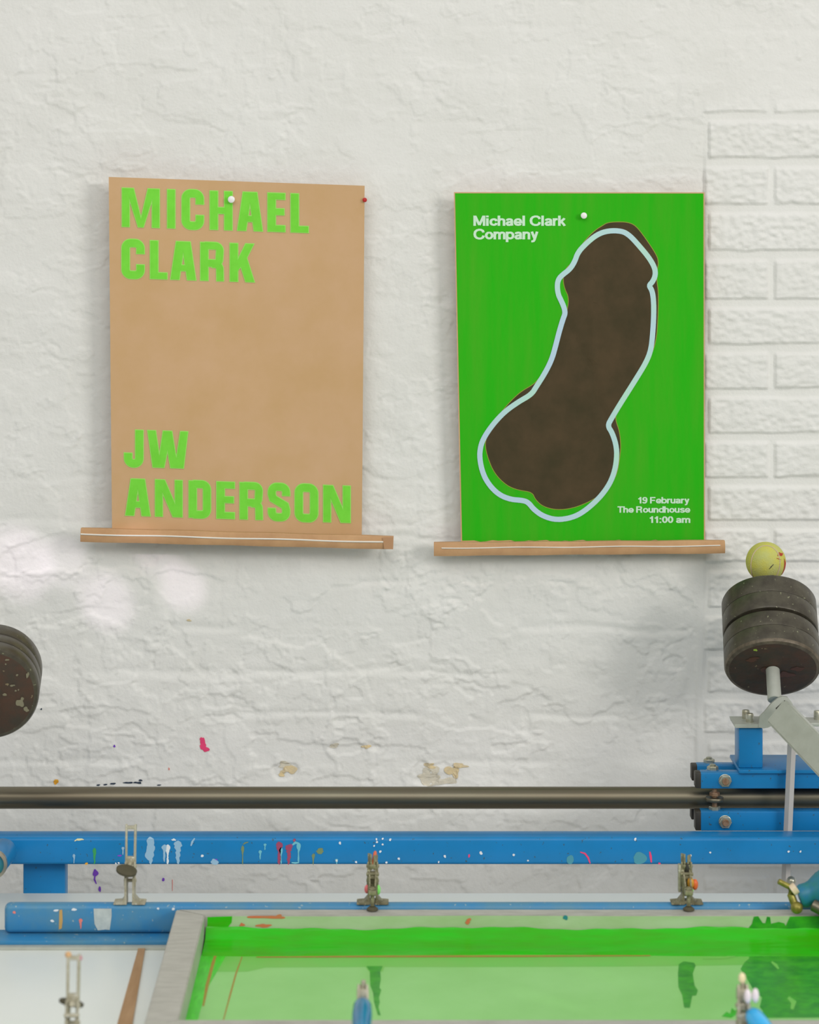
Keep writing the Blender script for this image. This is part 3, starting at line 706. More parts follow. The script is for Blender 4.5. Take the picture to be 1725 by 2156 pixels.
# ------------------------------------------------------------------ press: blue back frame
YB0, YB1 = 3.83-D, 3.875-D            # beam front and back
ZT = Z(1748, 3.875); ZB = Z(1821.5, 3.83)
pf = thing('press_frame', (0, (YB0+YB1)/2, 0), 'blue steel frame with a long paint-spattered beam across the back', 'press frame')
bm = NB(); box(bm, -1.05, 1.05, YB0, YB1, ZB, ZT, 0.006, 3)
beam = obj('back_beam', bm, M_blue, pf)
for px0, px1 in ((49, 138), (1900, 1990)):
    bm = NB(); x0, x1 = X(px0, 3.868), X(px1, 3.868)
    box(bm, x0, x1, YB1-0.010, YB1+0.022, 0.0, ZB, 0.003, 2); obj('post', bm, M_blue, pf)
for sx in (-1, 1):
    bm = NB(); box(bm, sx*0.985-0.02, sx*0.985+0.02, YB1-0.012, 3.97-D, ZT, ZT+0.012, 0.002); box(bm, sx*0.985-0.02, sx*0.985+0.02, 3.925-D, 3.97-D, ZT+0.0, Z(1679.5, 3.945)-0.0180, 0.001)
    obj('pipe_bracket', bm, M_blue, pf)
def beam_face(x, y, z): return P(x, y, 3.83-0.0005) if y > 1766 else P(x, y, 3.8318-0.0009)
def bf(name, polys, m): film(name, polys, m, beam_face, beam, step=None)
bf('pale_paint_splash', [drip(317, 1762, 1820, 22, 3, 0.8), blob(316, 1795, 11, 14, 5, 0.3), drip(375, 1770, 1820, 18, 9, 1.2), drip(346, 1778, 1815, 9, 2), streak([(410, 1765), (405, 1773), (402, 1781)], 5), blob(452, 1815, 8, 6, 31, 0.3), drip(156, 1798, 1818, 5, 4), drip(259, 1783, 1800, 5, 8)], C_pale)
bf('white_paint_splash', [drip(353, 1778, 1820, 9, 6), blob(426, 1802, 2.8, 3, 7), blob(366, 1768, 4, 2.5, 8, 0.4)] +
   [blob(x, y, r, r*1.1, k) for k, (x, y, r) in enumerate(((716, 1775, 2.6), (750, 1815, 2.2), (1013, 1796, 3.2), (1082, 1800, 2.4), (1112, 1812, 1.8), (1338, 1767, 2.6), (793, 1767, 2), (794, 1773, 2.2), (806, 1778, 2), (801, 1793, 2.4), (822, 1768, 2.4), (806, 1766, 2), (788, 1781, 1.8), (814, 1816, 2.2), (840, 1808, 2.4), (709, 1812, 2.2), (1661, 1793, 2.2), (1686, 1793, 2), (1496, 1795, 2), (924, 1815, 1.8), (937, 1803, 2.6), (250, 1817, 1.8), (244, 1818, 1.6), (1455, 1801, 2)))], C_white)
bf('cream_paint_splash', [blob(168, 1768, 8, 1.6, 9, 0.3), streak([(157, 1771), (163, 1767), (174, 1766.4)], 3)], C_cream)
bf('green_paint_splash', [drip(199, 1785, 1820, 9, 10, 1.0)], C_green)
bf('orange_paint_splash', [blob(182, 1818.5, 3, 2.5, 11)], C_orange)
bf('purple_paint_splash', [blob(252, 1801.5, 4.5, 1.8, 12), blob(455, 1810, 3, 1.8, 13)], C_purple)
bf('red_paint_splash', [drip(588, 1772, 1821, 13, 14, 1.3), drip(608, 1778, 1821, 14, 15, 1.2), blob(620, 1769, 2.5, 4, 16)], C_red)
bf('magenta_paint_splash', [blob(610, 1783, 7, 5, 17, 0.3)], C_mag)
bf('cyan_paint_splash', [drip(592, 1784, 1819, 6, 18), drip(629, 1774, 1817, 7, 19), streak([(630, 1776), (622, 1774), (616, 1779)], 6), streak([(630, 1816), (622, 1817), (614, 1816)], 4), drip(558, 1776, 1790, 5, 20), drip(548, 1790, 1810, 6, 21), drip(709, 1808, 1820, 6, 22)], C_cyan)
bf('olive_paint_splash', [drip(660, 1797, 1821, 6, 23), blob(674, 1792, 9, 5, 24, 0.4), drip(511, 1780, 1821, 5, 25), streak([(512, 1778), (516, 1775), (523, 1773)], 3)], C_olive)
bf('teal_paint_splash', [blob(1348, 1807, 16, 11, 26, 0.2), blob(1201, 1810, 8, 9, 27, 0.1)], C_teal)
bf('pink_paint_splash', [streak([(1222, 1794), (1232, 1797), (1239, 1806), (1243, 1818)], 4), streak([(1368.5, 1793), (1370.5, 1803), (1372, 1816)], 5), blob(1389, 1818, 2.5, 2, 28), blob(988, 1802, 2, 3.5, 29)], C_pink)

# ------------------------------------------------------------------ the long pipe
DP = 3.945; ZP = Z(1679.5, DP); YP = DP-D; RP = 0.0180
bm = NB(); rod(bm, (-1.03, YP, ZP), (1.03, YP, ZP), RP, 48, 0.002)
tag(obj('steel_pipe', bm, M_steel), 'long dull steel pipe running the full width above the blue beam', 'pipe')

# ------------------------------------------------------------------ carriage of blue rails that clasps the pipe
YF = 3.90-D; YR = 3.985-D
ca = thing('rail_carriage', (0.75, YP, Z(1742, 3.90)), 'blue rail carriage clasping the steel pipe at the right', 'carriage')
def rail(py0, py1, d, px0, depth=0.024):
    bm = NB(); box(bm, X(px0, d), 0.955, d-D, d-D+depth, Z(py1, d), Z(py0, d), 0.0025, 2); r = obj('rail', bm, M_blue, ca)
    bm = NB(); box(bm, X(px0, d)-0.008, X(px0, d)+0.004, d-D+0.0005, d-D+depth-0.0005, Z(py1, d)+0.0005, Z(py0, d)-0.0005, 0.002, 2); obj('end_cap', bm, M_cap, r)['label'] = 'black plastic cap on the rail end'
rail(1627, 1661, 3.90, 1475); rail(1708, 1750, 3.90, 1475)
rail(1611, 1645, 3.985, 1467); rail(1693, 1727, 3.985, 1466)
bm = NB(); zt = Z(1627, 3.90); zl = zt + 0.006
box(bm, X(1556, 3.895), 0.95, 3.893-D, 3.985-D+0.02, zt, zl, 0.0015); obj('top_plate', bm, M_blue, ca)
bm = NB(); box(bm, X(1556, 3.905), X(1607, 3.905), 3.905-D, 3.955-D, zl, Z(1532, 3.905), 0.003); blk = obj('upright_block', bm, M_blue, ca)
zbk = Z(1532, 3.905)
bm = NB(); box(bm, X(1798, 3.905), X(1850, 3.905), 3.905-D, 3.955-D, zl, zbk, 0.003); obj('upright_block', bm, M_blue, ca)
for py in (1643.5, 1730):
    bm = NB(); c = P(1527, py, 3.90); washer(bm, c + Vector((0, 0.0003, 0)), (0, -1, 0), 0.0105, 0.0012); hexhead(bm, c + Vector((0, -0.001, 0)), (0, -1, 0), 0.0105, 0.006); o = obj('hex_nut', bm, M_zinc, ca, smooth=False)
    bm = NB(); rod(bm, c + Vector((0, -0.004, 0)), c + Vector((0, -0.011, 0)), 0.0058, 20, 0.0008); obj('bolt_end', bm, M_rust, o)
for px, d in ((1503, 3.912), (1495, 3.995)):
    c = Vector((X(px, d), d-D, Z(1627 if d < 3.95 else 1611, d)))
    c.y += 0.012 if d < 3.95 else 0.010
    bm = NB(); washer(bm, c - Vector((0, 0, 0.0003)), (0, 0, 1), 0.0125, 0.0015); hexhead(bm, c + Vector((0, 0, 0.001)), (0, 0, 1), 0.0095, 0.0075, (0.005, 0.003)); obj('hex_nut', bm, M_zinc, ca, smooth=False)
# roller bearing in front of the pipe, between the rails
xr = X(1505, 3.912); yr = 3.912-D
zu, zd = Z(1661, 3.90), Z(1708, 3.90)
bm = NB(); washer(bm, (xr, yr, Z(1686, 3.912)), (0, 0, 1), 0.0155, 0.006); bear = obj('roller', bm, M_steel, ca)
bm = NB(); rod(bm, (xr, yr, zd-0.002), (xr, yr, zu+0.002), 0.0042, 16); obj('roller_bolt', bm, M_rust, bear)
bm = NB(); hexhead(bm, (xr, yr, Z(1675, 3.912)), (0, 0, 1), 0.0085, 0.006); obj('roller_nut', bm, M_rust, bear, smooth=False)
bm = NB(); hexhead(bm, (xr, yr, zd-0.0005), (0, 0, 1), 0.0095, 0.006); obj('roller_nut', bm, M_zinc, bear, smooth=False)

# ------------------------------------------------------------------ counterweights
def plate(bm, M, r, z0, z1, hole=0.014, e0=0.002, e1=0.002):
    """one iron weight: a flat disc; e0, e1 = rounding of the lower and upper rim"""
    lathe(bm, [(hole, z0), (r-e0*1.2, z0), (r-e0*0.35, z0+e0*0.3), (r, z0+e0), (r, z1-e1), (r-e1*0.35, z1-e1*0.3), (r-e1*1.2, z1), (hole, z1)], 80, M, cap=False)
def counterweight(root, a, b, r, n, gaps, rod_lo, rod_hi, M_plate, rr=0.0115):
    """plates between a and b (a = lower face), rod from rod_lo to rod_hi along the axis"""
    M, L = frame_to(a, b)
    z = 0
    for k in range(n):
        t = L/n - gaps[k]
        bm = NB(); plate(bm, M, r, z, z+t, rr, *((0.0065 if k == 0 else 0.0035, 0.0008) if k % 2 == 0 else (0.0008, 0.0045)))
        bm.faces.ensure_lookup_table()
        for f in bm.faces:
            c = M.inverted() @ f.calc_center_median()
            if k == 0 and c.z < z + t*0.012: f.material_index = 1
            elif k == 0 and c.z < z + 0.0062 and n == 4: f.material_index = 2
        o = obj('weight_plate', bm, M_plate, root)
        z += L/n
    bm = NB(); rod(bm, M @ Vector((0, 0, rod_lo)), M @ Vector((0, 0, rod_hi)), rr, 28, 0.001); obj('rod', bm, M_alu, root)
    return M, L
A = P(1627.5, 1410, 3.950)
Bv = P(1619, 1269, 3.950+0.098)
cwr = thing('counterweight', (X(1640, 3.86), 3.86-D, zbk), 'dark iron weights on a tilted rod with a ball on top', 'counterweight', 'counterweights of the press')
Mw, Lw = counterweight(cwr, A, Bv, 0.0801, 4, [0.0003, 0.004, 0.0003, 0.0], -0.060, 0, [M_iron, M_ironface, M_rim])
def face1(x, y, z):
    n = (Mw.to_3x3() @ Vector((0, 0, 1))); o0 = Mw @ Vector((0, 0, 0.0)); c0 = Vector((0, -D, ZC)); dr = P(x, y, 1.0)-c0
    t = (o0-c0).dot(n)/dr.dot(n); return c0 + dr*t - n*0.0007
film('paint_fleck', [blob(1591, 1368, 4, 2.5, 1, 0.3)], paint('lime_fleck', (164, 190, 70)), face1, cwr)
film('rust_patch', [blob(1612, 1412, 10, 6, 2, 0.5), blob(1680, 1408, 12, 5, 3, 0.5), blob(1655, 1420, 14, 7, 4, 0.5), blob(1585, 1388, 14, 4, 5, 0.5)], paint('rust_patch', (88, 56, 38)), face1, cwr)
zbk = zbk + 0.0006
# bracket: flat foot on the blue block, rising tongue, channel arm coming forwards to the right
bm = NB()
y0, y1 = 3.900-D, 3.962-D; tk = 0.006
prism(bm, [(X(1548, 3.905), zbk), (X(1612, 3.905), zbk), (X(1616, 3.905), zbk+tk), (X(1546, 3.905), zbk+tk)], (0, y1-y0, 0), (0, y0, 0), (1, 0, 0), (0, 0, 1))
tongue = [(1598, 1531), (1600, 1509), (1610, 1499), (1624, 1482), (1637, 1471), (1648, 1466), (1659, 1468), (1667, 1478), (1675, 1494), (1650, 1514), (1632, 1525), (1618, 1532), (1608, 1534)]
prism(bm, [(X(x, 3.894), Z(y, 3.894)) for x, y in tongue], (0, 0.006, 0), (0, 3.894-D, 0), (1, 0, 0), (0, 0, 1))
obj('bracket', bm, M_alu, cwr, smooth=False)['label'] = 'pale grey bent bracket under the weights'
# lever arm: box channel from the tongue down to the right, towards the viewer
a0 = P(1653, 1509, 3.868); a1 = P(1768, 1629, 3.706); a1 = a0 + (a1 - a0)*1.9
ax = (a1-a0).normalized(); wd = Vector((0.62, -0.25, 0.60)); wd = (wd - ax*wd.dot(ax)).normalized(); nn = ax.cross(wd).normalized()
bm = NB()
W2 = 0.0235
prism(bm, [(-W2, 0), (W2, 0), (W2, 0.026), (-W2, 0.026)], ax*(a1-a0).length, a0, wd, nn)
bmesh.ops.bevel(bm, geom=bm.edges[:], offset=0.003, segments=2, affect='EDGES')
arm = obj('lever_arm', bm, M_alu, cwr)
bm = NB(); box(bm, -0.010, 0.010, -0.0008, 0.002, -0.0035, 0.0035, M=Matrix.Translation(P(1646, 1486, 3.894)) @ Matrix.Rotation(math.radians(-42), 4, 'Y')); obj('slot', bm, M_cap, cwr, smooth=False)
for px, dd in ((1571, 3.945), (1579, 3.918), (1712, 3.945)):
    c = Vector((X(px, dd), dd-D, zbk+tk - (0.0 if px < 1600 else 0.0)))
    if px > 1600: continue
    bm = NB(); M_, L_ = frame_to(c - Vector((0, 0, 0.0004)), c + Vector((0, 0, 0.0145)))
    lathe(bm, [(0.0062, 0), (0.0064, 0.001), (0.0064, 0.0125), (0.0055, 0.0145), (0.0036, 0.0145), (0.0032, 0.010), (0, 0.010)], 20, M_); obj('cap_bolt', bm, M_zinc, cwr)
# right-hand foot of the same bracket, on the second block
bm = NB(); box(bm, X(1700, 3.93), X(1850, 3.93), 3.91-D, 3.955-D, zbk, zbk+tk, 0.001); obj('bracket', bm, M_alu, cwr)
bm = NB(); c = Vector((X(1722, 3.94), 3.94-D, zbk+tk)); M_, L_ = frame_to(c - Vector((0, 0, 0.0004)), c + Vector((0, 0, 0.0145)))
lathe(bm, [(0.0062, 0), (0.0064, 0.001), (0.0064, 0.0125), (0.0055, 0.0145), (0, 0.0145)], 20, M_); obj('cap_bolt', bm, M_zinc, cwr)

# tennis ball pushed onto the rod end above the top plate
RB = 0.0344
cb = P(1613, 1183, 4.087)
tb = thing('tennis_ball', cb - Vector((0, 0, RB)), 'worn yellow tennis ball on top of the right iron weights', 'tennis ball')
bm = NB(); bmesh.ops.create_uvsphere(bm, u_segments=48, v_segments=32, radius=RB, matrix=Matrix.Translation(cb)); felt = obj('felt', bm, M_felt, tb)
bm = NB(); pts = []
Rm = Matrix.Rotation(math.radians(-14), 3, 'Z') @ Matrix.Rotation(math.radians(100), 3, 'Y')
Rm = Matrix.Rotation(math.radians(8), 3, 'Y')
for k in range(97):
    t = 2*math.pi*k/96
    a_, b_ = 0.75, 0.25
    v = Vector((a_*math.cos(t)+b_*math.cos(3*t), a_*math.sin(t)-b_*math.sin(3*t), 2*math.sqrt(a_*b_)*math.sin(2*t)))
    v = Matrix.Rotation(math.radians(35), 3, 'Z') @ v
    pts.append(cb + (Rm @ v).normalized()*(RB+0.0001))
tube_path(bm, pts[:-1], 0.0011, 6, closed=True); obj('seam', bm, M_seam, tb)
def on_ball(px, py, lift=0.0004):
    dxp, dyp = (px-1613)/42.0, (py-1183)/42.0; q = max(0.0, 1-dxp*dxp-dyp*dyp)
    vv = Vector((dxp, -math.sqrt(q), -dyp)); return cb + vv*(RB+lift)
film('red_stain', [[(1648, 1172), (1653, 1184), (1651, 1196), (1646, 1207), (1643, 1210), (1647, 1196), (1648, 1185)], blob(1641, 1164, 4.5, 3, 3, 0.3), streak([(1632, 1166), (1637, 1160), (1645, 1165)], 2.2), streak([(1630, 1170), (1640, 1174)], 2)], M_ballred, lambda x, y, z: on_ball(x, y), felt, step=4)
film('brown_mark', [streak([(1614, 1192), (1618, 1187), (1623, 1182)], 2), blob(1617, 1208, 9, 2.4, 5, 0.3)], M_rubber, lambda x, y, z: on_ball(x, y), felt, step=4)

# weights cut by the left edge of the picture
A2 = P(-22, 1462, 3.755); B2 = P(-12, 1408, 3.755+0.098)
cwl = thing('counterweight', A2 + Vector((-0.10, -0.05, -0.2)), 'dark paint-flecked iron weights cut off by the left edge, round face forward', 'counterweight', 'counterweights of the press')
M2, L2 = counterweight(cwl, A2, B2, 0.0775, 3, [0.003, 0.003, 0], -0.115, 0, [M_iron, M_ironface])
e = M2 @ Vector((0, 0, -0.115))
bm = NB(); tube_path(bm, [e + Vector((0, 0.004, 0.002)), e + Vector((-0.02, -0.002, -0.05)), Vector((-0.80, -0.40, ZT+0.05)), Vector((-0.82, YB0+0.02, ZT+0.0135))], 0.013, 14); obj('lever_arm', bm, M_alu, cwl)
def face2(x, y, z):
    # onto the round front face
    n = (M2.to_3x3() @ Vector((0, 0, 1))); o0 = M2 @ Vector((0, 0, 0.0)); c0 = Vector((0, -D, ZC)); dr = P(x, y, 1.0)-c0
    t = (o0-c0).dot(n)/dr.dot(n); return c0 + dr*t - n*0.0008
film('paint_fleck', [blob(42, 1480, 8, 8, 1, 0.3), blob(55, 1493, 5.5, 5, 2, 0.3), blob(47, 1471, 3, 4, 3), blob(33, 1454, 2, 2, 4), blob(39, 1452, 1.6, 1.6, 5), blob(12, 1398, 2, 1.5, 6), blob(15, 1389, 4, 2, 7, 0.4), blob(10, 1462, 4, 3, 8), blob(26, 1443, 5, 2, 9, 0.4), blob(36, 1421, 2.5, 2, 10), blob(58, 1421, 3, 6, 11, 0.4)], paint('tan_fleck', (128, 122, 98)), face2, cwl)

# flat link bar hanging from the lever arm past the rails
bm = NB(); p0 = P(1668, 1560, 3.884); p1 = P(1654.5, 1862, 3.884)
axv = (p1-p0).normalized(); 
prism(bm, [(-0.0052, -0.0048), (0.0052, -0.0048), (0.0052, 0.0048), (-0.0052, 0.0048)], p1-p0, p0, (0.80, 0.60, 0), (-0.60, 0.80, 0))
tag(obj('link_bar', bm, mat('pale_link_bar', (206, 200, 194), 0.5, metal=0.1), smooth=False), 'thin pale upright bar crossing the blue rails behind the beam', 'bar')

# ------------------------------------------------------------------ table
ZTAB = 0.860
tt = thing('printing_table', (0, 3.3-D, 0), 'white topped printing table in front of the blue beam', 'table')
bm = NB(); box(bm, -1.05, 1.05, 2.62-D, 3.80-D, ZTAB-0.028, ZTAB, 0.002); obj('tabletop', bm, M_table, tt)
for sx in (-1, 1):
    for yy in (2.70-D, 3.74-D):
        bm = NB(); box(bm, sx*0.98-0.03, sx*0.98+0.03, yy-0.03, yy+0.03, 0, ZTAB-0.028, 0.004); obj('leg', bm, M_blue, tt)
bm = NB()
w0, w1, w2, w3 = (on_level(x, y, ZTAB+0.0) for x, y in ((293, 1994), (306.5, 1994), (272, 2200), (236, 2200)))
vs = [bm.verts.new(p) for p in (w0, w1, w2, w3)]; f = bm.faces.new(vs)
ex = bmesh.ops.extrude_face_region(bm, geom=[f]); bmesh.ops.translate(bm, verts=[v for v in ex['geom'] if isinstance(v, bmesh.types.BMVert)], vec=(0, 0, 0.003))
tag(obj('wooden_strip', bm, M_wood, smooth=False), 'flat brown wooden strip lying on the white table beside the screen', 'strip')

# ------------------------------------------------------------------ clamp bars
ZBAR = ZC - 1.0351
def clamp_bar(yf, sgn, xl, label, full):
    """yf = face towards the screen side; sgn = +1 when the bar lies behind its face"""
    o = thing('clamp_bar', (0, yf, ZTAB), label, 'clamp bar', 'clamp bars on the table')
    ya, yb = sorted((yf, yf + sgn*0.022))
    bm = NB(); box(bm, xl, 1.02, ya, yb, ZTAB+0.010, ZBAR, 0.008, 4); b = obj('bar', bm, M_blue2, o)
    ya, yb = sorted((yf - sgn*0.034, yf + sgn*0.022))
    bm = NB(); box(bm, xl-0.05, 1.02, ya, yb, ZTAB+0.004, ZTAB+0.0102, 0.001); obj('bottom_lip', bm, M_blue2, o)
    ya, yb = sorted((yf - sgn*0.046, yf + sgn*0.02))
    bm = NB(); box(bm, xl-0.05, 1.02, ya, yb, ZTAB, ZTAB+0.0042, 0.0005); obj('steel_strip', bm, M_alu, o)
    return o, b
YBAR = 3.55-D
cbk, bbar = clamp_bar(YBAR, 1, X(8, 3.55), 'blue clamp bar at the rear of the table carrying three clamps', True)
cbf, fbar = clamp_bar(2.945-D, -1, X(-40, 2.95), 'blue clamp bar along the near edge of the table', False)
bar_face = lambda x, y, z: P(x, y, 3.55-0.0006)
film('grey_tape', [[(197, 1913), (235, 1913), (235, 1930), (231, 1958), (222, 1957), (206, 1959), (199, 1945)]], C_tape, bar_face, bbar, label='grey tape wrapped round the bar')
film('tan_tape', [[(125, 1916), (131, 1915), (132, 1938), (130, 1955), (124, 1957)]], C_otape, bar_face, bbar, label='narrow tan strip of tape')
film('paint_splash', [drip(170, 1934, 1956, 7, 3), blob(30, 1921, 3, 3, 1)], C_salmon, bar_face, bbar)
film('paint_splash', [blob(110, 1939, 4, 2.5, 2), blob(156, 1915, 5, 3, 4), blob(118, 1917, 6, 2, 5), blob(333, 1913, 3, 2, 6), blob(365, 1914, 3, 3, 7)], C_white, bar_face, bbar)

# ------------------------------------------------------------------ toggle clamps (built about their own foot, then stood on the bars)
def foot(bm, s, w=0.0235):
    """a flange with a turned-up root, on side s"""
    o = [(0.004*s, 0), (w*s, 0), (w*1.02*s, 0.0012), (w*s, 0.0026), (0.013*s, 0.0034), (0.0075*s, 0.010), (0.0070*s, 0.040), (0.0045*s, 0.040), (0.0042*s, 0.008)]
    prism(bm, o, (0, 0.022, 0), (0, -0.011, 0), (1, 0, 0), (0, 0, 1))
def uplink(bm, a, b, w, t):
    M, L = frame_to(a, b); box(bm, -t/2, t/2, -w/2, w/2, -w*0.4, L+w*0.4, min(t, w)*0.3, 2, M=M)
def clamp_body(root, m, solid=False):
    bm = NB(); foot(bm, 1); foot(bm, -1); obj('base_plate', bm, m, root, local=True, smooth=False)
    for s in (-1, 1):
        bm = NB(); uplink(bm, (s*0.0062, 0.002, 0.030), (s*0.0056, 0.004, 0.056), 0.012, 0.0024); obj('side_link', bm, m, root, local=True)
    bm = NB()
    for y, z in ((0.002, 0.033), (0.004, 0.054), (-0.004, 0.044)):
        rod(bm, (-0.0095, y, z), (0.0095, y, z), 0.0026, 12, 0.0005)
    obj('rivet_pin', bm, m, root, local=True)
    if solid:
        bm = NB(); box(bm, -0.0046, 0.0046, -0.003, 0.009, 0.010, 0.046, 0.002); box(bm, -0.0085, 0.0085, -0.006, 0.004, 0.036, 0.042, 0.0015); box(bm, -0.013, 0.013, -0.009, 0.009, 0.0, 0.005, 0.0015); obj('link_block', bm, m, root, local=True)
def open_clamp(name, loc, label, m, sgn):
    r = thing(name, loc, label, 'toggle clamp', 'toggle clamps round the screen')
    clamp_body(r, m)
    bm = NB()   # arm thrown up: two prongs joined at the tip
    for s in (-1, 1): uplink(bm, (s*0.0064, 0.005, 0.050), (s*0.0068, 0.012, 0.112), 0.007, 0.0034)
    box(bm, -0.0062, 0.0062, 0.008, 0.015, 0.108, 0.1125, 0.001); box(bm, -0.0075, 0.0075, 0.003, 0.010, 0.052, 0.068, 0.002)
    obj('arm', bm, m, r, local=True)
    bm = NB(); c = Vector((-0.004, -0.016*sgn, 0.050)); nrm = Vector((0.22, -0.20*sgn, 0.95)).normalized()
    M, L = frame_to(c, c+nrm*0.006); lathe(bm, [(0.013, 0), (0.0155, 0.001), (0.0158, 0.0045), (0.013, 0.006), (0, 0.006)], 28, M); pad = obj('pressure_pad', bm, M_rubber, r, local=True); pad['label'] = 'dark round rubber pad'
    bm = NB(); rod(bm, c, (0, 0.004*sgn, 0.058), 0.0032, 12); obj('spindle', bm, m, r, local=True)
    return r
def closed_clamp(name, loc, label, m, sgn, tip, mtip, extra=None):
    r = thing(name, loc, label, 'toggle clamp', 'toggle clamps round the screen')
    clamp_body(r, m, True)
    bm = NB()
    for s in (-1, 1): uplink(bm, (s*0.0048, 0.003, 0.048), (s*0.0042, -0.020*sgn, 0.030), 0.007, 0.0024)
    box(bm, -0.006, 0.006, -0.034 if sgn > 0 else 0.018, -0.018 if sgn > 0 else 0.034, 0.020, 0.0275, 0.0015); obj('arm', bm, m, r, local=True)
    bm = NB(); y = -0.027*sgn; rod(bm, (0, y, 0.003), (0, y, 0.031), 0.0031, 12); hexhead(bm, (0, y, 0.026), (0, 0, 1), 0.006, 0.004); obj('spindle', bm, m, r, local=True)
    bm = NB(); M, L = frame_to((0, y, -0.004), (0, y, 0.004)); lathe(bm, [(0.006, 0), (0.0085, 0.001), (0.0085, 0.003), (0.005, 0.006), (0, 0.006)], 20, M); obj('pressure_pad', bm, M_rubber, r, local=True)
    bm = NB()
    uplink(bm, (-0.004, 0.005, 0.052), (-0.0045, 0.006, 0.068), 0.010, 0.003); uplink(bm, (0.004, 0.005, 0.052), (0.0045, 0.006, 0.066), 0.010, 0.003)
    box(bm, -0.008, 0.008, 0.0, 0.010, 0.050, 0.057, 0.0015); obj('handle_root', bm, m, r, local=True)
    bm = NB(); M, L = frame_to(*tip[0]); lathe(bm, [(a, b*L) for a, b in tip[1]], 20, M); obj('handle', bm, mtip, r, local=True)
    return r
loc_of = lambda px, d: Vector((X(px, d), d-D, ZBAR))
DB = 3.561; DF = 2.934
open_clamp('toggle_clamp', loc_of(274, DB), 'opened toggle clamp with dark pad on the rear bar, left of the screen', M_clamp, 1)
c2 = closed_clamp('toggle_clamp', loc_of(785, DB), 'closed toggle clamp with a rusty red handle rod on the rear bar', M_clampd, 1,
             (((0.0, 0.004, 0.052), (0.004, 0.010, 0.075)), [(0.0028, 0), (0.0030, 0.3), (0.0026, 0.9), (0.0012, 1.0)]), M_orange)
bm = NB(); bmesh.ops.create_icosphere(bm, subdivisions=2, radius=0.0045, matrix=Matrix.Translation((-0.0085, -0.006, 0.022)) @ Matrix.Diagonal((0.9, 0.9, 1.5, 1))); obj('paint_blob', bm, paint('salmon_blob', (240, 120, 124)), c2, local=True)['label'] = 'pink blob of dried paint'
bm = NB(); bmesh.ops.create_icosphere(bm, subdivisions=2, radius=0.0045, matrix=Matrix.Translation((0.0085, -0.006, 0.021)) @ Matrix.Diagonal((0.8, 0.9, 1.7, 1))); obj('paint_blob', bm, paint('lime_blob', (140, 232, 116)), c2, local=True)['label'] = 'lime green blob of dried paint'
c3 = closed_clamp('toggle_clamp', loc_of(1446, DB), 'closed toggle clamp with black-tipped handle and orange paint on the rear bar', M_clampd, 1,
             (((0.001, 0.004, 0.044), (0.001, 0.006, 0.0585)), [(0.004, 0), (0.0055, 0.12), (0.0062, 0.5), (0.0058, 0.9), (0.003, 1.0)]), M_cap)
bm = NB(); box(bm, -0.0125, -0.0085, -0.002, 0.008, 0.016, 0.057, 0.001); obj('side_bar', bm, M_clamp, c3, local=True)
bm = NB(); bmesh.ops.create_icosphere(bm, subdivisions=2, radius=0.007, matrix=Matrix.Translation((0.005, -0.009, 0.032)) @ Matrix.Diagonal((0.8, 0.7, 1.2, 1))); obj('paint_blob', bm, paint('amber_blob', (206, 150, 50)), c3, local=True)['label'] = 'amber blob of dried paint'
bm = NB(); bmesh.ops.create_icosphere(bm, subdivisions=2, radius=0.007, matrix=Matrix.Translation((0.012, -0.006, 0.029)) @ Matrix.Diagonal((0.7, 0.7, 1.2, 1))); obj('paint_blob', bm, paint('orange_blob', (222, 104, 50)), c3, local=True)['label'] = 'orange blob of dried paint'
bm = NB(); bmesh.ops.create_icosphere(bm, subdivisions=2, radius=0.0042, matrix=Matrix.Translation((0.005, -0.011, 0.021))); obj('paint_blob', bm, paint('lime_spot', (140, 226, 70)), c3, local=True)['label'] = 'lime green spot of paint'

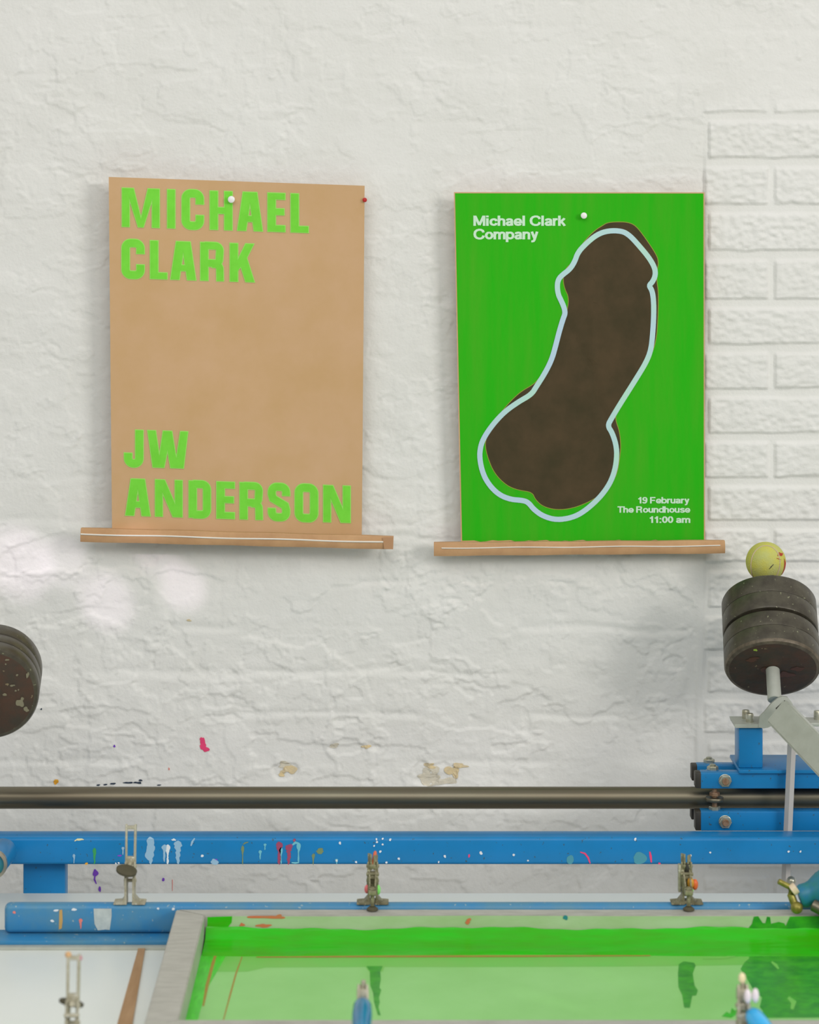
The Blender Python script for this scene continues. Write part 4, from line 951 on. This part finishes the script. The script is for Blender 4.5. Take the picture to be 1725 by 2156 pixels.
f1 = open_clamp('toggle_clamp', loc_of(152, DF), 'opened toggle clamp rising over the bare white table at the near left', M_clamp, -1)
bm = NB(); bmesh.ops.create_icosphere(bm, subdivisions=2, radius=0.0042, matrix=Matrix.Translation((-0.0066, 0.012, 0.114))); obj('arm_tip', bm, paint('tan_tip', (214, 170, 120)), f1, local=True)['label'] = 'tan paint on the arm tip'
bm = NB(); bmesh.ops.create_icosphere(bm, subdivisions=2, radius=0.0036, matrix=Matrix.Translation((0.0075, 0.012, 0.110))); obj('arm_tip', bm, paint('rose_tip', (200, 140, 150)), f1, local=True)['label'] = 'rose paint on the arm tip'
def grip_clamp(px, label, m, grip, gdir, gz_, top):
    r = thing('toggle_clamp', loc_of(px, DF), label, 'toggle clamp', 'toggle clamps round the screen')
    clamp_body(r, m, True)
    bm = NB()
    for s in (-1, 1): uplink(bm, (s*0.0055, 0.002, 0.050), (s*0.0048, 0.010, 0.072), 0.014, 0.003)
    box(bm, -0.0075, 0.0075, 0.002, 0.016, 0.058, 0.074, 0.003); rod(bm, (0.0, 0.010, 0.070), (0.001, 0.010, top), 0.003, 12, 0.0008)
    obj('arm', bm, m, r, local=True)
    bm = NB(); rod(bm, (0, 0.03, 0.004), (0, 0.03, 0.05), 0.0031, 12); uplink(bm, (0, 0.006, 0.052), (0, 0.03, 0.046), 0.010, 0.008); obj('spindle', bm, m, r, local=True)
    bm = NB(); M, L = frame_to((0, 0.03, -0.005), (0, 0.03, 0.004)); lathe(bm, [(0.006, 0), (0.0085, 0.001), (0.0085, 0.004), (0.005, 0.008), (0, 0.008)], 20, M); obj('pressure_pad', bm, M_rubber, r, local=True)
    a = Vector((gdir[0]*0.05, -0.006, gz_)); b = a + Vector(gdir).normalized()*0.105
    bm = NB(); M, L = frame_to(a, b)
    lathe(bm, [(0.004, -0.012), (0.0062, -0.002), (0.0098, 0.002), (0.0118, 0.010), (0.0126, 0.035), (0.0112, 0.075), (0.0095, 0.096), (0.005, 0.105), (0, 0.106)], 28, M)
    obj('handle_grip', bm, grip, r, local=True)['label'] = 'glossy blue plastic grip'
    return r, a
grip_clamp(764, 'toggle clamp with deep blue grip at the near middle of the screen', M_clamp, M_grip, (0.0, -1, -0.12), 0.059, 0.083)
g3, ga = grip_clamp(1566, 'toggle clamp with bright blue grip and white links at the near right', M_clamp, M_gripb, (0.20, -1, -0.14), 0.046, 0.088)
bm = NB(); bmesh.ops.create_icosphere(bm, subdivisions=3, radius=0.0052, matrix=Matrix.Translation((-0.001, 0.006, 0.087)) @ Matrix.Diagonal((0.9, 0.8, 1.3, 1))); obj('arm_tip', bm, paint('cream_tip', (240, 226, 180)), g3, local=True)['label'] = 'cream paint on the tip'
for xx, zz_ in ((0.004, 0.069), (0.0135, 0.070)):  # shiny link plates: their bright reflection is put in as plain white colour
    bm = NB(); bmesh.ops.create_icosphere(bm, subdivisions=3, radius=0.006, matrix=Matrix.Translation((xx, -0.008, zz_)) @ Matrix.Diagonal((0.75, 0.8, 1.5, 1))); obj('white_link', bm, M_whitepl, g3, local=True)['label'] = 'shiny link plate, its sheen coloured white'

# ------------------------------------------------------------------ silk screen
ZF = ZC - 1.0393          # top of the frame
ZM = ZC - 1.0773          # the mesh
yb_o, yb_i = 3.541-D, 3.511-D      # rear rail outer and inner faces
yf_i, yf_o = 3.056-D, 3.020-D      # front rail
def fx(y):   # inner left edge, slightly skewed like the photo
    t = (y-yf_i)/(yb_i-yf_i); return lerp(X(376, 3.056), X(431, 3.511), t)
XRI = 0.72
sf = thing('silk_screen', (0.2, 3.28-D, ZTAB+0.010), 'aluminium framed silk screen smeared with green ink', 'silk screen')
def bar_poly(pts):
    bm = NB(); a = [bm.verts.new((x, y, ZM-0.001)) for x, y in pts]; f = bm.faces.new(a)
    ex = bmesh.ops.extrude_face_region(bm, geom=[f]); bmesh.ops.translate(bm, verts=[v for v in ex['geom'] if isinstance(v, bmesh.types.BMVert)], vec=(0, 0, ZF-ZM+0.001))
    bmesh.ops.recalc_face_normals(bm, faces=bm.faces)
    bmesh.ops.bevel(bm, geom=bm.edges[:], offset=0.0016, segments=2, affect='EDGES')
    return bm
lx_b, lx_f = X(371, 3.541), X(300, 3.02)
obj('frame_rail', bar_poly([(fx(yb_i), yb_i), (XRI+0.04, yb_i), (XRI+0.04, yb_o), (lx_b, yb_o)]), M_alu2, sf)['label'] = 'rear rail of the screen frame'
obj('frame_rail', bar_poly([(lx_b, yb_o), (fx(yb_i), yb_i), (fx(yf_i), yf_i), (lx_f, yf_o)]), M_alu2, sf)['label'] = 'left rail of the screen frame'
obj('frame_rail', bar_poly([(lx_f, yf_o), (fx(yf_i), yf_i), (XRI+0.04, yf_i), (XRI+0.04, yf_o)]), M_alu2, sf)['label'] = 'front rail of the screen frame'
obj('frame_rail', bar_poly([(XRI, yf_i), (XRI+0.04, yf_i), (XRI+0.04, yb_i), (XRI, yb_i)]), M_alu2, sf)['label'] = 'right rail of the screen frame'
bm = NB(); nx_, ny_ = 60, 30; G = []
for i in range(nx_+1):
    c = []
    for j in range(ny_+1):
        y = lerp(yf_i, yb_i, j/ny_); x = lerp(fx(y), XRI, i/nx_); c.append(bm.verts.new((x, y, ZM)))
    G.append(c)
for i in range(nx_):
    for j in range(ny_): bm.faces.new((G[i][j], G[i+1][j], G[i+1][j+1], G[i][j+1]))
msh = obj('screen_mesh', bm, M_mesh, sf); msh['label'] = 'pale green stained mesh'
# pale washed-out ink on the inner side of the rear rail, and stains
rail_face = lambda x, y, z: P(x, y, 3.511-0.0008)
film('washed_ink', [[(486, 1929), (700, 1929.5), (1000, 1928), (1300, 1929), (1560, 1929), (1900, 1929), (1900, 1982), (440, 1982), (436, 1950)]], M_inkw, rail_face, sf, label='pale washed ink on the rear rail')
rail_face2 = lambda x, y, z: P(x, y, 3.511-0.0016)
film('orange_stain', [blob(560, 1931, 36, 3.2, 1, 0.35), blob(590, 1930, 8, 4, 2, 0.5), blob(555, 1949, 14, 4, 3, 0.5), blob(510, 1947, 4, 4, 4, 0.5), blob(986, 1940, 6, 5, 5, 0.5)], M_orange, rail_face2, sf)
film('teal_stain', [blob(1191, 1932, 6, 4, 6, 0.3)], paint('teal_spot', (40, 130, 140)), rail_face2, sf)
film('ink_splash', [[(437, 1931), (489, 1921+8), (488, 1942), (480, 1952), (478, 1975), (436, 1978)]], M_ink, rail_face2, sf, label='thick green ink in the far left corner')
film('ink_splash', [[(1568, 1965), (1580, 1950), (1584, 1945), (1588, 1930), (1597, 1929), (1606, 1943), (1612, 1944), (1616, 1930), (1622, 1931), (1624, 1945), (1640, 1941), (1652, 1944), (1655, 1950), (1664, 1930), (1700, 1929), (1800, 1929), (1800, 1982), (1560, 1982)]], M_inkd, rail_face2, sf, label='green ink splashed up the rear rail at the right')
# the bead of thick ink pulled against the rear rail
bm = NB(); prof = [(3.5088, 1.0577), (3.504, 1.0640), (3.496, 1.0690), (3.484, 1.0725), (3.470, 1.0742), (3.455, 1.0752), (3.442, 1.0768), (3.440, 1.0774)]
rows_ = []; nb = 160; rr = random.Random(5)
for i in range(nb+1):
    x = lerp(fx(3.49-D)+0.002, XRI-0.002, i/nb)
    wv = 0.0016*math.sin(x*17)+0.0010*math.sin(x*43+1)+0.0006*math.sin(x*120)
    thin = max(0.0, min(1.0, (x-0.42)/0.16))
    col = []
    for k, (dd, hh) in enumerate(prof):
        w_ = wv*(1-k/7)
        lo = 0.0008*math.sin(x*31+k) if 1 < k < 6 else 0
        fr = 0.004*math.sin(x*9)*(k/7) if k > 4 else 0
        col.append(bm.verts.new((x, dd-D+fr, ZC-hh + w_ + lo*0.7)))
    rows_.append(col)
for a, b in zip(rows_, rows_[1:]):
    for k in range(len(prof)-1): bm.faces.new((a[k], b[k], b[k+1], a[k+1]))
obj('ink_bead', bm, M_ink, sf, angle=80)['label'] = 'thick bead of wet green ink along the rear rail'
ml = lambda lift: (lambda x, y, z: on_level(x, y, ZM + lift))
film('ink_smear', [[(432, 1990), (505, 1992), (700, 1995), (1000, 1996), (1300, 1995), (1620, 1992), (1640, 2030), (1500, 2033), (1300, 2035), (1000, 2036), (810, 2036), (806, 2046), (776, 2044), (770, 2036), (560, 2037), (520, 2046), (490, 2046), (410, 2046)]], M_inkm, ml(0.00010), sf, label='thin green band in front of the bead')
film('ink_smear', [[(428, 1975), (470, 1978), (520, 1992), (500, 2006), (476, 2012), (466, 2030), (440, 2075), (424, 2120), (414, 2158), (372, 2158), (392, 2095), (412, 2035)]], mat('bright_green_ink', (80, 222, 48), 0.3, spec=0.3, var=(64, 196, 36), var_scale=30, stretch=(5, 1, 1)), ml(0.00022), sf, label='wet green ink along the left rail')
film('ink_run', [[(772, 2034), (806, 2034), (801, 2046), (802, 2062), (799, 2080), (803, 2084), (798, 2100), (800, 2110), (797, 2120), (802, 2138), (796, 2137), (788, 2110), (786, 2090), (780, 2075), (779, 2045)]], M_inkd, ml(0.00028), sf, label='dark green run of ink near the middle')
film('ink_run', [[(1430, 2030), (1440, 2024), (1462, 2027), (1465, 2033), (1459, 2050), (1463, 2075), (1470, 2085), (1466, 2096), (1458, 2096), (1453, 2122), (1441, 2121), (1437, 2095), (1429, 2078), (1428, 2050)]], M_inkd, ml(0.00028), sf, label='dark green run of ink toward the right')
film('ink_smear', [[(1575, 1996), (1620, 1992), (1850, 1992), (1850, 2142), (1600, 2143), (1608, 2130), (1600, 2120), (1605, 2100), (1590, 2090), (1582, 2075), (1574, 2062), (1566, 2050), (1560, 2040), (1568, 2026), (1578, 2018)]], M_inkd, ml(0.00018), sf, label='broad dark green smear at the right')
film('ink_smear', [[(1520, 2140), (1530, 2130), (1538, 2134), (1541, 2122), (1549, 2128), (1552, 2124), (1551, 2136), (1540, 2143)]], M_ink, ml(0.00022), sf, label='small green splash by the near rail')
film('ink_stain', [streak([(460, 1992), (448, 2030), (436, 2075), (428, 2118)], 7), streak([(510, 2014), (497, 2050), (486, 2090), (470, 2150)], 3.5), streak([(470, 1983), (490, 1981), (512, 1982)], 3), streak([(540, 2015), (800, 2013.5), (1100, 2013), (1370, 2012)], 4), [(510, 2012), (700, 2012.5), (600, 2024), (512, 2030)]][:4], M_stain, ml(0.00036), sf, label='brown edge lines left by dried ink')
film('ink_smear', [streak([(1520, 2010), (1560, 2000), (1600, 1998), (1640, 1999)], 6), streak([(1480, 2018), (1530, 2016), (1580, 2004)], 5)], M_inkm, ml(0.00042), sf)
film('ink_smear', [streak([(1625, 2025), (1634, 2032), (1640, 2040)], 7), streak([(1660, 2100), (1672, 2110), (1668, 2125)], 12)], M_inkm, ml(0.00042), sf)

# ------------------------------------------------------------------ handles at the sides
hr = thing('clamp_lever', P(1770, 1940, 3.50), 'stained blue lever grip with a brass coloured bolt at the right edge', 'lever')
def revolve_between(bm, a, b, prof, seg=32):
    M, L = frame_to(a, b); lathe(bm, [(r, t*L) for r, t in prof], seg, M)
bm = NB(); revolve_between(bm, P(1682, 1890, 3.52), P(1775, 1858, 3.52), [(0.004, 0), (0.0155, 0.02), (0.018, 0.10), (0.0175, 0.22), (0.0185, 0.30), (0.026, 0.52), (0.030, 0.75), (0.026, 0.95), (0.012, 1.0)]); obj('grip', bm, M_gript, hr)
bm = NB(); rod(bm, P(1639, 1855, 3.515), P(1672, 1872, 3.515), 0.0042, 16, 0.001); obj('bolt', bm, M_brass, hr)
bm = NB(); tube_path(bm, [P(1666, 1868, 3.515), P(1666, 1884, 3.515), P(1672, 1900, 3.512), P(1678, 1912, 3.51), P(1684, 1916, 3.51)], 0.0058, 12); bmesh.ops.create_icosphere(bm, subdivisions=3, radius=0.0092, matrix=Matrix.Translation(P(1678, 1911, 3.508))); obj('yoke', bm, M_brass, hr)
bm = NB(); revolve_between(bm, P(1667, 1876, 3.512), P(1678, 1868, 3.512), [(0.006, 0), (0.0085, 0.1), (0.0085, 0.9), (0.006, 1)]); obj('collar', bm, paint('cream_collar', (232, 208, 178)), hr)
bm = NB(); tube_path(bm, [P(1755, 1865, 3.52), P(1775, 1890, 3.52), Vector((X(1790, 3.52), 3.53-D, ZBAR-0.004))], 0.012, 14); obj('stem', bm, M_clampd, hr)
bm = NB(); rod(bm, P(1712, 1905, 3.50), P(1770, 1935, 3.48), 0.009, 16, 0.001); obj('cross_pin', bm, M_steel, hr)
bm = NB(); bmesh.ops.create_icosphere(bm, subdivisions=3, radius=0.0078, matrix=Matrix.Translation(P(1666.5, 1855, 3.86))); 
tag(obj('ball_joint', bm, M_zinc), 'small shiny steel ball at the foot of the pale bar', 'ball joint')

sl = thing('side_tube', P(-20, 1830, 3.78), 'rounded blue tube end with a chrome ring at the left edge', 'tube')
bm = NB(); a = P(8, 1792, 3.800); b = P(-15, 1820, 3.70)
revolve_between(bm, a, b, [(0, -0.13), (0.012, -0.11), (0.019, -0.04), (0.0215, 0.06), (0.0215, 0.9), (0.0205, 0.95)]); obj('tube_body', bm, M_blue, sl)
bm = NB(); revolve_between(bm, a, b, [(0.0205, 0.93), (0.0225, 0.95), (0.0225, 1.03), (0.0180, 1.04), (0.0175, 0.96)]); obj('chrome_ring', bm, mat('chrome_ring', (190, 180, 160), 0.3, metal=0.9), sl)['label'] = 'chrome ring round the tube end'
bm = NB(); revolve_between(bm, a, b, [(0, 0.955), (0.0185, 0.955), (0.0185, 0.985), (0.010, 1.0), (0, 1.0)]); obj('end_plug', bm, M_gript, sl)
